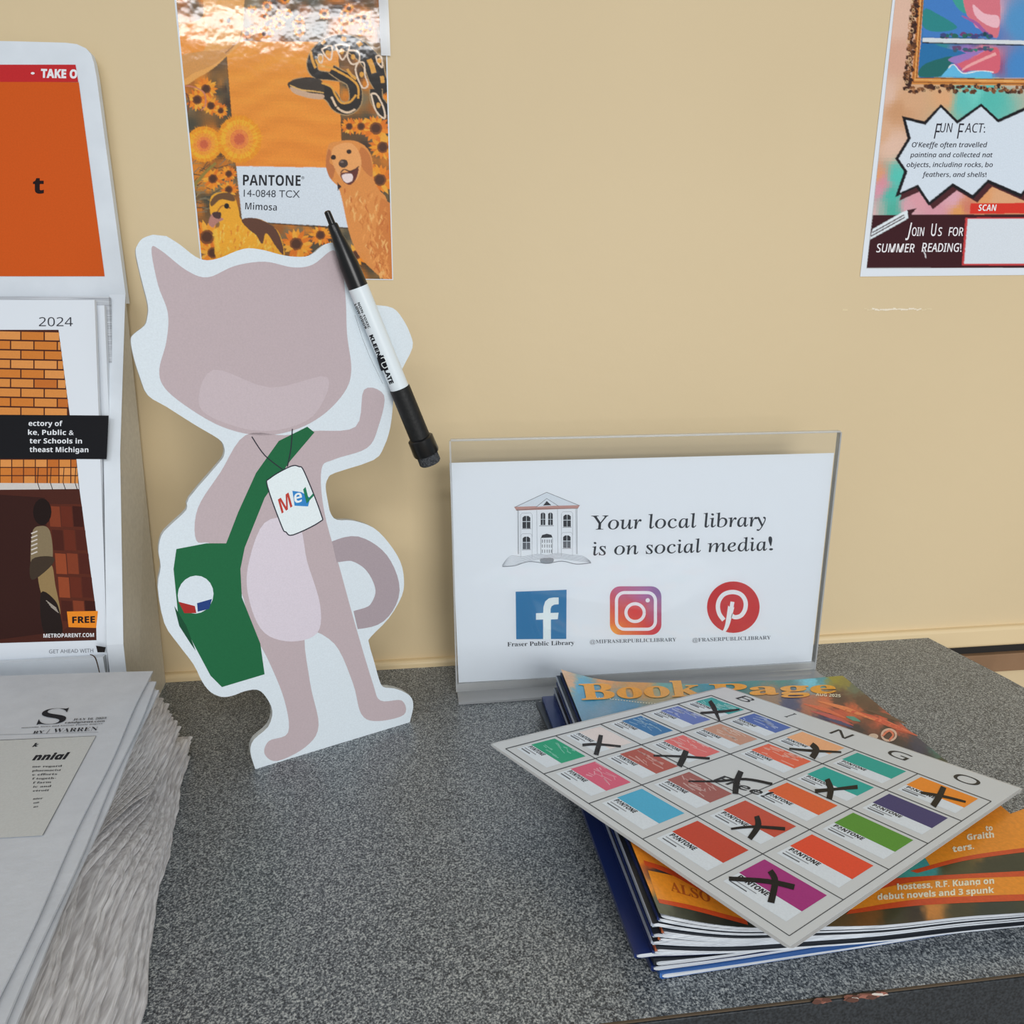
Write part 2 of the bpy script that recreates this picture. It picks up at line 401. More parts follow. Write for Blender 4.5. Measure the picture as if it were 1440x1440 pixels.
# countertop (its right end runs slightly out of square)
def ctop():
    yb, yf = -.0072, -.396
    pts = [(-1.4, yb, 0), (.5335, yb, 0), (.545, -.1, 0), (.568, yf, 0), (-1.4, yf, 0)]
    return pts
counter = thing('countertop', (0, -.2, -.034), 'speckled dark grey laminate countertop running along the beige wall', 'countertop')
prism('laminate_top', [(p[0], p[1], 0) for p in ctop()], (0, 0, -.034), M['counter'], counter)
pts = ctop(); yf = -.396
box('front_edge_band', (-1.4, yf-.0022, -.036), (.570, yf-.0002, -.0009), M['edge'], counter, bevel=.0004)
box('glue_line', (-1.4, yf-.0012, -.0010), (.569, yf-.0001, -.0002), M['seam'], counter)
E2 = (0, yf-.0024)
chip = Print(Plane((0, yf-.00235, 0), (0, -1, 0)), (1080, 1120), 4.0)
random.seed(11)
for (cx, cy, rx, ry) in ((298, 1148, 62, 22), (490, 1132, 60, 26), (550, 1120, 75, 22), (620, 1108, 60, 14)):
    for i in range(7):
        chip.disc((cx+random.uniform(-.5, .5)*rx, cy+random.uniform(-.4, .4)*ry), rx*random.uniform(.3, .7), ry*random.uniform(.3, .7),
                  random.choice([(112, 74, 62), (140, 92, 80), (160, 140, 128), (88, 60, 52), (190, 180, 172)]), 1+i, n=9, jag=.35)
chip.build('chipped_spots', INK, counter, 'chipped laminate showing reddish brown core')
cab = box('cabinet', (-1.38, yf+.02, -.9), (.53, -.012, -.0345), M['brown']); tag(cab, 'brown cabinet carrying the grey countertop', 'cabinet')

# ------------------------------------------------------------------ orange picture poster on the wall
def poster_sheet(name, quad, root, material, t=.0004):
    q = [WALL.hit(*p) for p in quad]; return prism(name, [x+np.array([0, -.0002, 0]) for x in q], (0, -t, 0), material, root)
quad = [(243, -25), (542, -25), (553, 394), (284.5, 390)]
a = WALL.hit(284, 390)
po = thing('wall_poster', (a[0]+.06, -.001, a[2]), 'orange colour-chip poster with flowers, snake, dog and duckling, taped flat to the wall', 'poster')
poster_sheet('sheet', quad, po, M['paper'])
WP = Plane((0, -.0007, 0), (0, -1, 0))
p = Raster(WP, [(245.5, -24), (540, -24), (551.5, 392.5), (286, 389)], (230, 0), 3.6)
random.seed(21)
bgs = [((x, y), None) for x in range(0)]
smp = []
for i in range(420):
    x = random.uniform(40, 1170); y = random.uniform(-90, 1430)
    smp.append((x, y, random.choice([(96, 70, 40), (150, 88, 32), (190, 110, 30), (70, 66, 52), (120, 104, 76), (206, 124, 34), (62, 44, 32)])))
p.grid([(50, -90), (1122, -90), (1162, 1418), (196, 1402)], 90, 120, idw(smp, 4, 5), 1)
# the grass streaks on the left
for i in range(70):
    x = random.uniform(110, 330); y = random.uniform(830, 1080); x = max(x, 130+(y-700)*.09)
    p.line([(x, y), (x+random.uniform(20, 70), y+random.uniform(-45, 15))], 4, random.choice([(120, 108, 84), (74, 62, 44), (150, 120, 70), (58, 50, 36)]), 2)
def sunflower(cx, cy, r, L=2, dark=(78, 42, 22)):
    for k in range(18):
        a = 2*math.pi*k/18+random.uniform(-.1, .1); rr = r*random.uniform(.85, 1.08); c = random.choice([(226, 128, 26), (238, 146, 34), (214, 112, 22), (232, 160, 52)])
        ca, sa = math.cos(a), math.sin(a)
        p.poly([(cx+ca*r*.25-sa*r*.14, cy+sa*r*.25+ca*r*.14), (cx+ca*rr*.7-sa*r*.13, cy+sa*rr*.7+ca*r*.13), (cx+ca*rr, cy+sa*rr),
                (cx+ca*rr*.7+sa*r*.13, cy+sa*rr*.7-ca*r*.13), (cx+ca*r*.25+sa*r*.14, cy+sa*r*.25-ca*r*.14)], c, L+(k % 2)*.5)
    p.disc((cx, cy), r*.42, r*.42, (120, 66, 28), L+1, n=14, jag=.15); p.disc((cx, cy), r*.30, r*.30, dark, L+1.5, n=12, jag=.1)
for i in range(34):
    sunflower(random.uniform(400, 1080), random.uniform(60, 185), random.uniform(20, 34))
for i in range(10): sunflower(random.uniform(400, 1090), random.uniform(-80, 60), random.uniform(22, 40))
for (x, y, r) in ((215, 450, 60), (240, 535, 52), (170, 505, 60), (290, 560, 40), (1075, 650, 78), (1110, 745, 72), (1000, 640, 50), (940, 640, 45), (1095, 910, 80), (1020, 850, 60),
                  (250, 905, 60), (330, 960, 50), (220, 1200, 90), (250, 1280, 70), (795, 1190, 60), (850, 1290, 70), (975, 1290, 60), (700, 1260, 62), (1110, 520, 50), (330, 880, 45)):
    sunflower(x, y, r)
sunflower(672, 1235, 82, 4)
# panel of plain orange with fine waves
P0 = [(314, 207), (884, 214), (905, 852), (366, 842)]
def sand(x, y):
    g = 5*math.sin(y*.05+x*.006+2*math.sin(x*.013))+3*math.sin(y*.11-x*.01); f = (y-200)/650
    return (226-2*f+g, 146-14*f+g, 52-10*f+g*.6)
p.line(P0+[P0[0]], 5, (96, 54, 22), 6.2)
p.grid(P0, 26, 40, sand, 6.6)
# pale hat-like shape at the upper left
p.poly([(58, 150), (120, 118), (200, 80), (210, -90), (392, -90), (402, 150), (395, 215), (330, 275), (260, 340), (180, 390), (88, 418)], (222, 158, 82), 7, True)
p.poly([(62, 160), (205, 120), (212, 240), (150, 290), (74, 292)], (228, 142, 44), 8, True)
p.poly([(75, 292), (180, 262), (300, 250), (372, 205), (330, 268), (250, 330), (150, 372), (84, 408)], (204, 142, 76), 8.3, True)
p.poly([(215, 75), (330, 70), (392, 120), (350, 150), (240, 140)], (216, 132, 40), 8, True)
p.line([(312, 270), (380, 205), (398, 150)], 5, (150, 96, 50), 8.6, True)
p.disc((330, 104), 10, 13, (52, 30, 22), 8.8)
# dandelions and their stalk
def dandelion(cx, cy, rx, ry, L):
    for ring, (f, cc) in enumerate(((1, [(224, 138, 24), (236, 158, 36)]), (.82, [(242, 166, 40), (228, 140, 28)]), (.62, [(236, 150, 48), (222, 126, 40)]), (.42, [(220, 120, 56), (236, 150, 70)]), (.24, [(196, 92, 56), (230, 140, 90)]))):
        n = int(64*f)+8
        p.disc((cx, cy), rx*f*.93, ry*f*.93, cc[0], L+ring*.8, n=40, jag=.05)
        for k in range(n):
            a = 2*math.pi*k/n+random.uniform(-.05, .05); c = random.choice(cc); e = f*random.uniform(.93, 1.05); w_ = .055
            p.poly([(cx+rx*f*.7*math.cos(a-w_), cy+ry*f*.7*math.sin(a-w_)), (cx+rx*e*math.cos(a), cy+ry*e*math.sin(a)), (cx+rx*f*.7*math.cos(a+w_), cy+ry*f*.7*math.sin(a+w_))], c, L+.4+ring*.8)
p.line([(265, 825), (215, 870), (150, 945)], [13, 15, 17], (140, 118, 52), 6.5, True)
dandelion(205, 730, 98, 98, 7); dandelion(384, 705, 122, 130, 9)
p.line([(90, 435), (150, 440), (205, 470), (212, 530), (190, 560)], 6, (196, 120, 96), 7, True)
p.line([(95, 470), (120, 480), (130, 520), (120, 570)], 7, (110, 62, 40), 7, True)
# snake
def snake(path, wd, L):
    p.line(path, [w_+9 for w_ in wd], (170, 140, 100), L, True); p.line(path, wd, (38, 32, 28), L+.5, True)
snake([(1125, 470), (1085, 400), (1062, 330), (1015, 270), (950, 225), (880, 215), (815, 235), (768, 280), (752, 335), (775, 375), (835, 385), (900, 395)], [70, 84, 96, 90, 84, 74, 64, 56, 50, 42, 36, 34], 13)
snake([(1125, 585), (1105, 545), (1080, 505), (1075, 450)], [66, 66, 60, 60], 14)
snake([(850, 350), (905, 385), (950, 410), (972, 465), (968, 520), (930, 550), (880, 535), (850, 490), (800, 455), (740, 440), (690, 428), (645, 425)], [44, 50, 56, 62, 62, 60, 58, 62, 66, 74, 66, 26], 15)
p.poly([(630, 420), (680, 398), (745, 392), (800, 408), (815, 455), (790, 490), (740, 492), (660, 462), (638, 448)], (58, 48, 40), 17, True)
p.poly([(640, 440), (690, 450), (740, 470), (810, 480), (800, 502), (730, 495), (660, 472)], (196, 160, 132), 17.5, True)
p.line([(640, 432), (700, 455), (760, 462), (812, 470)], 6, (214, 168, 96), 18, True)
och = (214, 152, 62)
for (pts, wd) in (([(770, 300), (790, 330), (850, 345), (900, 370), (950, 400), (985, 440), (985, 500)], 11), ([(800, 420), (850, 440), (870, 480), (900, 520), (945, 515), (975, 480)], 10), ([(930, 350), (950, 380), (975, 400)], 13), ([(745, 260), (752, 300), (770, 345)], 13), ([(1040, 300), (1055, 335), (1065, 370)], 26), ([(985, 212), (1000, 232)], 24), ([(900, 195), (925, 200)], 22), ([(1105, 385), (1110, 420)], 20), ([(820, 205), (800, 222)], 14)):
    p.line(pts, wd, och, 18, True)
for (pts) in ([(800, 250), (850, 232), (848, 300), (825, 290)], [(870, 228), (940, 232), (910, 300), (890, 280)], [(935, 255), (985, 262), (990, 310), (955, 325), (932, 290)], [(985, 315), (1015, 320), (1020, 380), (1035, 430), (1010, 445), (985, 400), (972, 350)], [(1050, 475), (1080, 480), (1115, 550), (1118, 600), (1075, 560)], [(1075, 285), (1100, 285), (1108, 340), (1085, 318)], [(785, 275), (805, 280), (800, 318), (785, 305)]):
    p.line(pts+[pts[0]], 8, (222, 196, 172), 18.5, True); c = np.mean(pts, 0); p.disc(c, 11, 14, och, 19)
p.line([(850, 490), (880, 545), (930, 570), (975, 550)], 10, (220, 190, 160), 19, True)
p.line([(870, 545), (905, 530), (960, 545), (980, 555)], 6, (40, 32, 28), 19.3, True)
# white label with its printing
lab = [(368, 841), (905, 850), (936, 1152), (398, 1118)]
p.poly(lab, (206, 214, 224), 8.5)
p.line([(398, 1121), (936, 1156)], 6, (66, 48, 34), 8.7)
INKC = (26, 28, 34)
p.text('PANTONE', (402, 938), (694, 941), 52, INKC, 3, 'sansb', .0)
p.text('®', (697, 907), (713, 908), 14, INKC, 3)
p.text('14-0848 TCX', (406, 996), (690, 1001), 37, (60, 64, 72), 3)
p.text('Mimosa', (413, 1060), (573, 1067), 34, (44, 46, 54), 3, 'sansb', -.012)
# dog
gold = [(214, 136, 66), (226, 150, 78), (200, 118, 52), (234, 168, 98), (190, 104, 44)]
p.poly([(835, 735), (890, 715), (960, 712), (1020, 740), (1055, 800), (1062, 900), (1090, 960), (1130, 1010), (1150, 1150), (1162, 1418), (1118, 1416), (1030, 1340), (975, 1270), (935, 1160), (912, 1050), (885, 950), (850, 910), (822, 840)], gold[0], 10, True)
p.poly([(1100, 1000), (1150, 1030), (1162, 1418), (1120, 1410), (1060, 1250)], gold[2], 10.3)
random.seed(5)
for i in range(170):
    y = random.uniform(950, 1390); x = random.uniform(905+(y-950)*.45, 1090+min(50, (y-950)*.4)); x = min(x, 1140)
    p.line([(x, y), (x+random.uniform(-12, 4), y+15), (x+random.uniform(-14, 14), y+random.uniform(28, 48))], [3, 11, 2], random.choice(gold), 11+(i % 4)*.3)
p.poly([(850, 770), (840, 820), (868, 850), (850, 910), (822, 840), (832, 760)], (184, 108, 56), 12.5, True)
p.poly([(1000, 745), (1045, 790), (1058, 890), (1020, 870), (990, 810)], (190, 112, 54), 12.5, True)
p.poly([(862, 745), (950, 725), (1000, 800), (985, 900), (935, 930), (895, 900), (855, 820)], (226, 156, 92), 12.8, True)
p.disc((910, 828), 24, 22, (66, 50, 44), 14, n=14); p.disc((903, 820), 9, 6, (120, 100, 92), 14.4)
p.disc((860, 797), 13, 13, (46, 28, 20), 14); p.disc((939, 768), 13, 12, (46, 28, 20), 14)
p.poly([(895, 880), (935, 870), (985, 850), (975, 905), (945, 935), (912, 920)], (96, 44, 36), 14, True)
p.poly([(905, 885), (950, 880), (958, 910), (930, 926), (910, 912)], (232, 208, 206), 14.5, True)
p.line([(895, 876), (915, 858), (950, 868), (990, 842)], 6, (70, 40, 30), 15, True)
p.poly([(880, 925), (900, 945), (882, 965)], (50, 30, 24), 14)
# duckling
yel = [(240, 160, 40), (232, 176, 62), (214, 128, 34), (246, 186, 80)]
p.poly([(236, 1010), (262, 980), (318, 972), (360, 1000), (380, 1060), (395, 1110), (470, 1105), (540, 1135), (590, 1190), (612, 1300), (560, 1330), (290, 1330), (262, 1200), (285, 1130), (240, 1090)], yel[0], 12, True)
random.seed(9)
for i in range(120):
    x = random.uniform(285, 560); y = random.uniform(1130, 1290)
    p.line([(x, y), (x+random.uniform(-16, 6), y+random.uniform(12, 30))], [9, 2], random.choice(yel), 12.5+(i % 3)*.3)
for i in range(60):
    a = random.uniform(0, 1); x = 262+a*14+random.uniform(-4, 4); y = 1160+a*110; p.line([(x+8, y), (x-14, y+7)], [7, 1], (242, 178, 60), 12.3)
p.poly([(238, 1020), (270, 984), (330, 975), (362, 1005), (352, 1020), (290, 1010), (245, 1045)], (104, 70, 40), 14, True)
p.poly([(395, 1112), (470, 1106), (560, 1150), (600, 1230), (606, 1290), (570, 1250), (520, 1180), (500, 1235), (468, 1190), (430, 1160)], (92, 56, 40), 14.2, True)
p.disc((320, 1043), 13, 14, (20, 16, 16), 15); p.line([(270, 1075), (300, 1040), (340, 1055)], 6, (150, 88, 34), 14.6, True)
p.poly([(228, 1130), (246, 1080), (275, 1075), (290, 1100), (304, 1110), (270, 1130), (250, 1152)], (176, 120, 108), 15.2, True)
p.poly([(248, 1076), (290, 1076), (285, 1108), (255, 1100)], (72, 46, 44), 15.5, True)
p.build('printed_picture', GLOSS, po)
tp = Print(Plane((0, -.0016, 0), (0, -1, 0)), (230, 0), 3.6)
tape = box('clear_tape', tuple(Plane((0, -.0020, 0), (0, -1, 0)).hit(536, 78)), tuple(Plane((0, -.0019, 0), (0, -1, 0)).hit(545, -24)), M['film'], po)

# ------------------------------------------------------------------ summer reading poster at the right
quad = [(1257.5, -25), (1475, -25), (1475, 386.5), (1209, 389)]
b = WALL.hit(1209, 389)
pr = thing('wall_poster', (b[0]+.08, -.001, b[2]), 'white-bordered poster with framed landscape painting and starburst fact bubble, right on the wall', 'poster')
poster_sheet('sheet', quad, pr, M['paper'])
p = Raster(WP, [(1261.5, -24), (1474, -24), (1474, 376.5), (1218.5, 377.5)], (1180, 0), 3.13)
bgp = [(230, 100, (214, 176, 156)), (230, 250, (206, 160, 138)), (210, 420, (214, 178, 158)), (300, 440, (206, 160, 124)), (260, 480, (196, 146, 108)), (470, 430, (212, 160, 118)), (540, 440, (96, 184, 176)), (600, 410, (110, 196, 186)), (650, 430, (84, 178, 168)),
       (190, 600, (208, 164, 132)), (170, 780, (214, 150, 110)), (230, 640, (216, 180, 160)), (170, 830, (206, 144, 160)), (190, 800, (206, 140, 150)), (250, 780, (86, 186, 172)), (230, 860, (78, 176, 160)), (180, 930, (150, 170, 160)), (240, 930, (78, 168, 150)), (150, 930, (204, 170, 170)),
       (300, 920, (206, 156, 166)), (340, 880, (210, 150, 160)), (420, 920, (206, 146, 158)), (500, 870, (212, 158, 170)), (560, 920, (200, 120, 100)), (640, 870, (216, 150, 100)), (700, 880, (214, 160, 120)), (540, 930, (214, 150, 90)), (750, 300, (206, 170, 150)), (900, 600, (210, 170, 150))]
p.grid([(253, -90), (1000, -90), (1000, 946), (148, 946)], 70, 70, idw(bgp, 4.5, 8), 1)
p.poly([(148, 946), (1000, 942), (1000, 1180), (120, 1180)], (58, 24, 30), 2)
# picture: bands of hills over water, plain stand-in of the same colours
art = [(400, 100, (50, 120, 180)), (390, 75, (40, 110, 120)), (480, 75, (50, 140, 110)), (440, 140, (70, 110, 180)), (520, 110, (90, 130, 190)), (560, 70, (170, 70, 110)), (600, 90, (225, 120, 130)), (640, 70, (230, 170, 180)), (620, 130, (200, 140, 180)), (660, 150, (80, 120, 180)),
       (520, 155, (40, 90, 120)), (600, 158, (50, 80, 130)), (400, 230, (40, 100, 170)), (380, 290, (40, 90, 120)), (450, 220, (50, 130, 140)), (480, 270, (60, 120, 130)), (420, 310, (36, 104, 96)), (470, 320, (90, 160, 200)), (520, 290, (170, 90, 160)), (560, 300, (190, 70, 110)), (600, 270, (214, 100, 110)),
       (640, 240, (230, 130, 140)), (660, 300, (150, 60, 100)), (560, 240, (150, 110, 180)), (500, 240, (110, 120, 180)), (600, 325, (90, 170, 215)), (650, 330, (80, 160, 210)), (540, 335, (60, 140, 200)), (380, 335, (40, 80, 130)), (800, 100, (80, 140, 190)), (800, 300, (70, 130, 190))]
p.grid([(376, -90), (1000, -90), (1000, 345), (350, 340)], 60, 60, idw(art, 5, 4), 3)
p.poly([(376, -90), (470, -90), (560, 40), (600, 120), (672, 150), (672, 168), (368, 160)], (66, 120, 186), 3.2, False)
p.poly([(376, 40), (430, 60), (520, 120), (440, 140), (372, 120)], (44, 128, 130), 3.3, True); p.poly([(470, -90), (560, -90), (590, 20), (560, 60), (510, 20)], (60, 150, 140), 3.3, True)
p.poly([(545, -40), (600, -60), (700, -40), (700, 160), (640, 130), (590, 90), (560, 60)], (206, 112, 124), 3.4, True); p.poly([(590, 20), (640, 60), (700, 70), (700, 120), (650, 110), (600, 70)], (232, 176, 186), 3.5, True)
p.line([(540, 70), (600, 100), (640, 140), (672, 158)], [5, 14, 16, 8], (158, 90, 150), 3.6, True)
p.poly([(366, 200), (480, 214), (560, 240), (470, 300), (440, 335), (350, 336)], (42, 108, 160), 3.3, True); p.poly([(366, 290), (430, 262), (500, 250), (480, 300), (450, 334), (352, 336)], (36, 100, 98), 3.4, True)
p.poly([(540, 300), (520, 270), (580, 262), (640, 226), (700, 214), (700, 318), (600, 312)], (206, 96, 112), 3.5, True); p.poly([(480, 262), (540, 240), (640, 222), (560, 262), (520, 280)], (150, 116, 180), 3.6, True)
p.line([(540, 310), (570, 290), (630, 262), (690, 236)], [6, 12, 12, 14], (234, 160, 160), 3.7, True)
p.poly([(368, 166), (1000, 184), (1000, 200), (366, 186)], (206, 210, 214), 4); p.line([(366, 188), (1000, 204)], 5, (36, 40, 50), 4.4)
p.poly([(480, 300), (505, 284), (545, 322), (600, 310), (672, 318), (672, 345), (450, 335)], (96, 176, 216), 4); p.line([(480, 300), (505, 284), (545, 322), (620, 312), (680, 318)], 4, (226, 236, 240), 4.5, True)
random.seed(4)
for i in range(26):
    p.disc((random.uniform(440, 672), random.uniform(150, 164)), random.uniform(8, 16), random.uniform(6, 11), random.choice([(40, 100, 90), (60, 70, 120), (110, 60, 110), (30, 70, 80)]), 4.6+(i % 3)*.2, n=9)
    p.disc((random.uniform(500, 672), random.uniform(206, 224)), random.uniform(7, 14), random.uniform(4, 8), random.choice([(50, 120, 110), (60, 90, 110), (100, 70, 110)]), 4.6+(i % 3)*.2, n=9)
# gilt frame
p.poly([(352, -90), (378, -90), (345, 345), (322, 372), (318, 372)], (196, 124, 62), 5)
p.poly([(318, 372), (345, 342), (1000, 352), (1000, 378)], (202, 132, 66), 5)
for c_, off in (((120, 66, 34), 0), ((232, 176, 110), 9), ((96, 52, 30), 16)):
    p.line([(356+off, -90), (326+off*.9, 362-off*1.2), (1000, 372-off*1.3)], 4, c_, 5.6)
random.seed(8)
for i in range(150):
    if i < 80: y = -90+i*5.9; x = 352-(y+90)*.082+random.uniform(-26, 2)
    else: x = 292+(i-80)*10; y = 384+random.uniform(-8, 22)
    p.disc((x, y), random.uniform(8, 15), random.uniform(7, 13), random.choice([(70, 42, 34), (92, 56, 38), (58, 36, 30), (120, 76, 48)]), 6+(i % 4)*.25, n=10, jag=.3)
for i in range(60):
    if i < 36: y = -80+i*12.6; x = 340-(y+90)*.082+random.uniform(-14, 4)
    else: x = 300+(i-36)*26; y = 388+random.uniform(-6, 14)
    p.ring((x, y), random.uniform(4, 9), random.uniform(4, 9), 3, random.choice([(176, 118, 74), (206, 170, 130), (140, 90, 56)]), 7.2, n=9)
# starburst bubble
star = [(448, 458), (520, 530), (625, 455), (700, 525), (820, 470), (900, 560), (900, 760), (800, 870), (655, 806), (590, 876), (500, 822), (394, 906), (340, 826), (246, 868), (285, 755), (246, 698), (300, 610), (276, 510), (375, 534)]
p.poly([(x+18, y+16) for x, y in star], (74, 36, 40), 8); p.poly(star, (26, 24, 28), 9)
cx, cy = 560, 680
star2 = [(448, 474), (520, 546), (625, 470), (700, 540), (820, 486), (886, 566), (886, 750), (800, 852), (655, 790), (588, 858), (500, 806), (397, 888), (347, 812), (268, 848), (301, 755), (262, 698), (316, 610), (294, 528), (380, 550)]
p.poly(star2, (204, 213, 224), 10)
dk = (44, 42, 52)
p.text('F', (416, 610), (446, 612), 66, dk, 3, 'sansi'); p.text('UN', (444, 582), (500, 583), 40, dk, 3, 'sansi'); p.text('F', (518, 610), (548, 611), 66, dk, 3, 'sansi'); p.text('ACT:', (552, 583), (642, 584), 40, dk, 3, 'sansi')
p.text('O\'Keeffe often travelled', (320, 648), (652, 648), 21, dk, 3, 'sansi', .008)
p.text('painting and collected nat', (312, 692), (676, 692), 20, dk, 3, 'sansi', .008)
p.text('objects, including rocks, bo', (297, 735), (676, 735), 20, dk, 3, 'sansi', .008)
p.text('feathers, and shells!', (365, 778), (648, 779), 20, dk, 3, 'sansi', .008)
# lower band: pencil, words, scan tag (code left out)
p.poly([(148, 1008), (282, 932), (300, 925), (304, 960), (292, 968), (134, 1056)], (214, 222, 230), 4)
p.poly([(300, 925), (342, 916), (304, 960)], (58, 24, 30), 4.3)
p.line([(146, 1024), (286, 946)], 5, (58, 24, 30), 4.6); p.line([(140, 1040), (290, 956)], 5, (58, 24, 30), 4.6)
wh = (226, 222, 226)
p.text('J', (292, 1040), (316, 1042), 60, wh, 3, 'sansi', .01); p.text('OIN', (320, 1038), (376, 1038), 36, wh, 3, 'sansi', .012); p.text('U', (404, 1038), (430, 1038), 52, wh, 3, 'sansi', .01); p.text('S', (434, 1038), (454, 1038), 36, wh, 3, 'sansi', .01); p.text('FOR', (480, 1038), (546, 1038), 36, wh, 3, 'sansi', .012)
p.text('SUMMER', (163, 1110), (332, 1110), 36, wh, 3, 'sansi', .012); p.text('R', (362, 1108), (386, 1108), 38, wh, 3, 'sansi', .012); p.line([(368, 1098), (378, 1118), (382, 1136)], 4, wh, 12); p.text('EADING!', (388, 1108), (538, 1108), 36, wh, 3, 'sansi', .012)
p.poly([(578, 895), (1000, 892), (1000, 938), (575, 942)], (206, 52, 40), 6)
p.text('SCAN', (612, 928), (693, 928), 27, (232, 230, 232), 3, 'sansbi')
p.poly([(556, 958), (1000, 956), (1000, 1168), (540, 1168)], (190, 60, 62), 6)
p.poly([(566, 964), (1000, 962), (1000, 1160), (550, 1160)], (206, 212, 220), 7)
p.build('printed_picture', INK, pr)

# ------------------------------------------------------------------ white cardboard display box at the left
dx = -.2495
dsp = thing('brochure_display', (-.38, -.06, 0), 'white cardboard countertop display box with orange header, left against the wall', 'display box')
HP = Plane((0, -.014, 0), (0, -1, 0))
hx = lambda u, v: HP.hit(u, v)
prof = [(-40, 58), (20, 58), (92, 60), (108, 62), (121, 68), (128, 76), (132, 88), (136, 110), (178, 424), (181, 452)]
outl = [hx(*q) for q in prof]
outl = outl[:-1]+[np.array([outl[-2][0], -.014, .350]), np.array([-.262, -.014, .350]), np.array([-.262, -.014, 0.004]), np.array([outl[0][0]-.02, -.014, .004])]
outl[0][0] -= .02
prism('header_panel', outl, (0, .006, 0), M['card'], dsp)
p = Print(Plane((0, -.0143, 0), (0, -1, 0)), (0, 0), 2.88)
p.poly([(-60, 262), (306, 262), (317, 332), (-60, 332)], (186, 40, 44), 1.5)
p.poly([(-60, 330), (319, 333), (424, 1119), (-60, 1119)], (200, 84, 26), 1)
p.text('TAKE O', (166, 314), (313, 317), 33, (222, 222, 228), 3, 'sansb', .03)
p.disc((133, 297), 8, 5, (222, 222, 228), 3, n=10)
p.text('t', (134, 782), (178, 782), 62, (34, 20, 22), 3, 'sansb', .02)
p.build('printed_header', INK, dsp, 'orange panel under a red band')
# side wall of the box: outer face, folded front edge
yb0, yf0 = -.008, -.112
zt = .356
sx = -.2495
def side(x):
    return [np.array([x+q[2], q[0], q[1]]) for q in ((-.0078, 0.0, -.009), (yf0, 0.0, .004), (yf0, .086, .004), (-.060, .23, 0), (-.018, zt, 0.004), (-.013, zt, .004), (-.0078, .2, -.003))]
prism('side_panel', side(sx-.0005), (-.0085, 0, 0), M['card_shaded'], dsp)
fe = [np.array([sx+.0012, yf0-.0006, .0]), np.array([sx+.0045, yf0-.0006, .088]), np.array([sx+.0012, -.0612, .2312]), np.array([sx+.0055, -.0185, zt+.001])]
vs = []; fs = []
for q in fe: vs += [q, q+np.array([-.0125, 0, 0])]
fs = [(2*i, 2*i+2, 2*i+3, 2*i+1) for i in range(3)]
vs += [v+np.array([0, .0006, .0001]) for v in vs]
fs += [tuple(8+k for k in reversed(f)) for f in fs]+[(0, 8, 10, 2), (2, 10, 12, 4), (4, 12, 14, 6), (1, 3, 11, 9), (3, 5, 13, 11), (5, 7, 15, 13)]
link('folded_edge', mesh('folded_edge', vs, fs), M['card'], dsp)
box('front_wall', (-.52, yf0-.001, 0), (sx-.012, yf0+.004, .078), M['card'], dsp)
box('bottom_tray', (-.52, yf0+.004, .0005), (sx-.010, -.016, .004), M['card'], dsp)
# torn fold at the corner of the front wall
cr = Print(Plane((0, yf0-.0012, 0), (0, -1, 0)), (0, 440), 2.77)
cr.line([(350, 1330), (372, 1345), (390, 1412)], [3, 5, 3], (76, 58, 46), 1, True); cr.poly([(374, 1296), (412, 1302), (408, 1322), (380, 1322)], (34, 30, 30), 1)
cr.build('torn_fold', INK, dsp)
# magazines standing in the box
def leaning(y0, z0, y1, z1):
    n = np.cross([1, 0, 0], [0, y1-y0, z1-z0]); return Plane((0, y0, z0), n)
MP = leaning(-.105, .08, -.034, .36)
def mag_quad(pl, us):
    return [pl.hit(*u) for u in us]
mg = thing('boxed_magazine', (-.38, -.10, .005), 'free parents magazine dated 2024 with brick wall photo cover, front of the display box', 'magazine', 'magazines in the display box')
q = mag_quad(MP, [(-60, 424), (131, 418), (154.5, 600), (137, 912), (-60, 918)])
def ext(pl, x_right, x_left, z0, z1, t, name, parent, material):
    # leaning flat booklet between two heights
    def pt(x, z):
        y = pl.o[1]+(z-pl.o[2])*(-pl.n[2]/pl.n[1]); return np.array([x, y, z])
    return prism(name, [pt(x_left, z1), pt(x_right, z1), pt(x_right, z0), pt(x_left, z0)], -pl.n*t, material, parent)
ext(MP, -.2612, -.50, .006, .352, .0035, 'pages', mg, M['paper'])
p = Print(MP, (0, 440), 2.77)
bk = [(198, 118, 50), (206, 132, 66), (186, 104, 44), (212, 140, 76)]
photo = [(-120, 66), (228, 66), (272, 400), (298, 570), (310, 690), (374, 1160), (376, 1275), (-120, 1290)]
p.poly(photo, (70, 34, 26), 1)
random.seed(31)
def edge_x(y): return np.interp(y, [66, 400, 570, 690, 1160, 1275], [228, 272, 298, 310, 374, 376])
yy = 70.; r_ = 0
while yy < 395:
    h = 34; x = -100-(r_ % 2)*40
    while x < edge_x(yy):
        x2 = min(x+88, edge_x(yy+h/2))
        if x2-x > 6: p.poly([(x+2, yy+2+x*.02), (x2, yy+2+x2*.02), (x2, yy+h-1+x2*.02), (x+2, yy+h-1+x*.02)], random.choice(bk), 1.6)
        x += 91
    yy += h+3; r_ += 1
for yy in (572, 604, 636):
    for x in range(-90, 320, 46):
        x2 = min(x+42, edge_x(yy))
        if x2 > x+5: p.poly([(x, yy), (x2, yy), (x2, yy+28), (x, yy+28)], random.choice(bk), 1.6)
p.poly([(-120, 662), (305, 664), (308, 686), (-120, 690)], (196, 190, 186), 2)
for x in (150, 200, 250, 296): p.line([(x, 600), (x-4, 660), (x+6, 690)], 3, (40, 30, 30), 2.4)
p.poly([(180, 745), (318, 745), (372, 1160), (240, 1240), (190, 1000)], (84, 38, 26), 1.8)
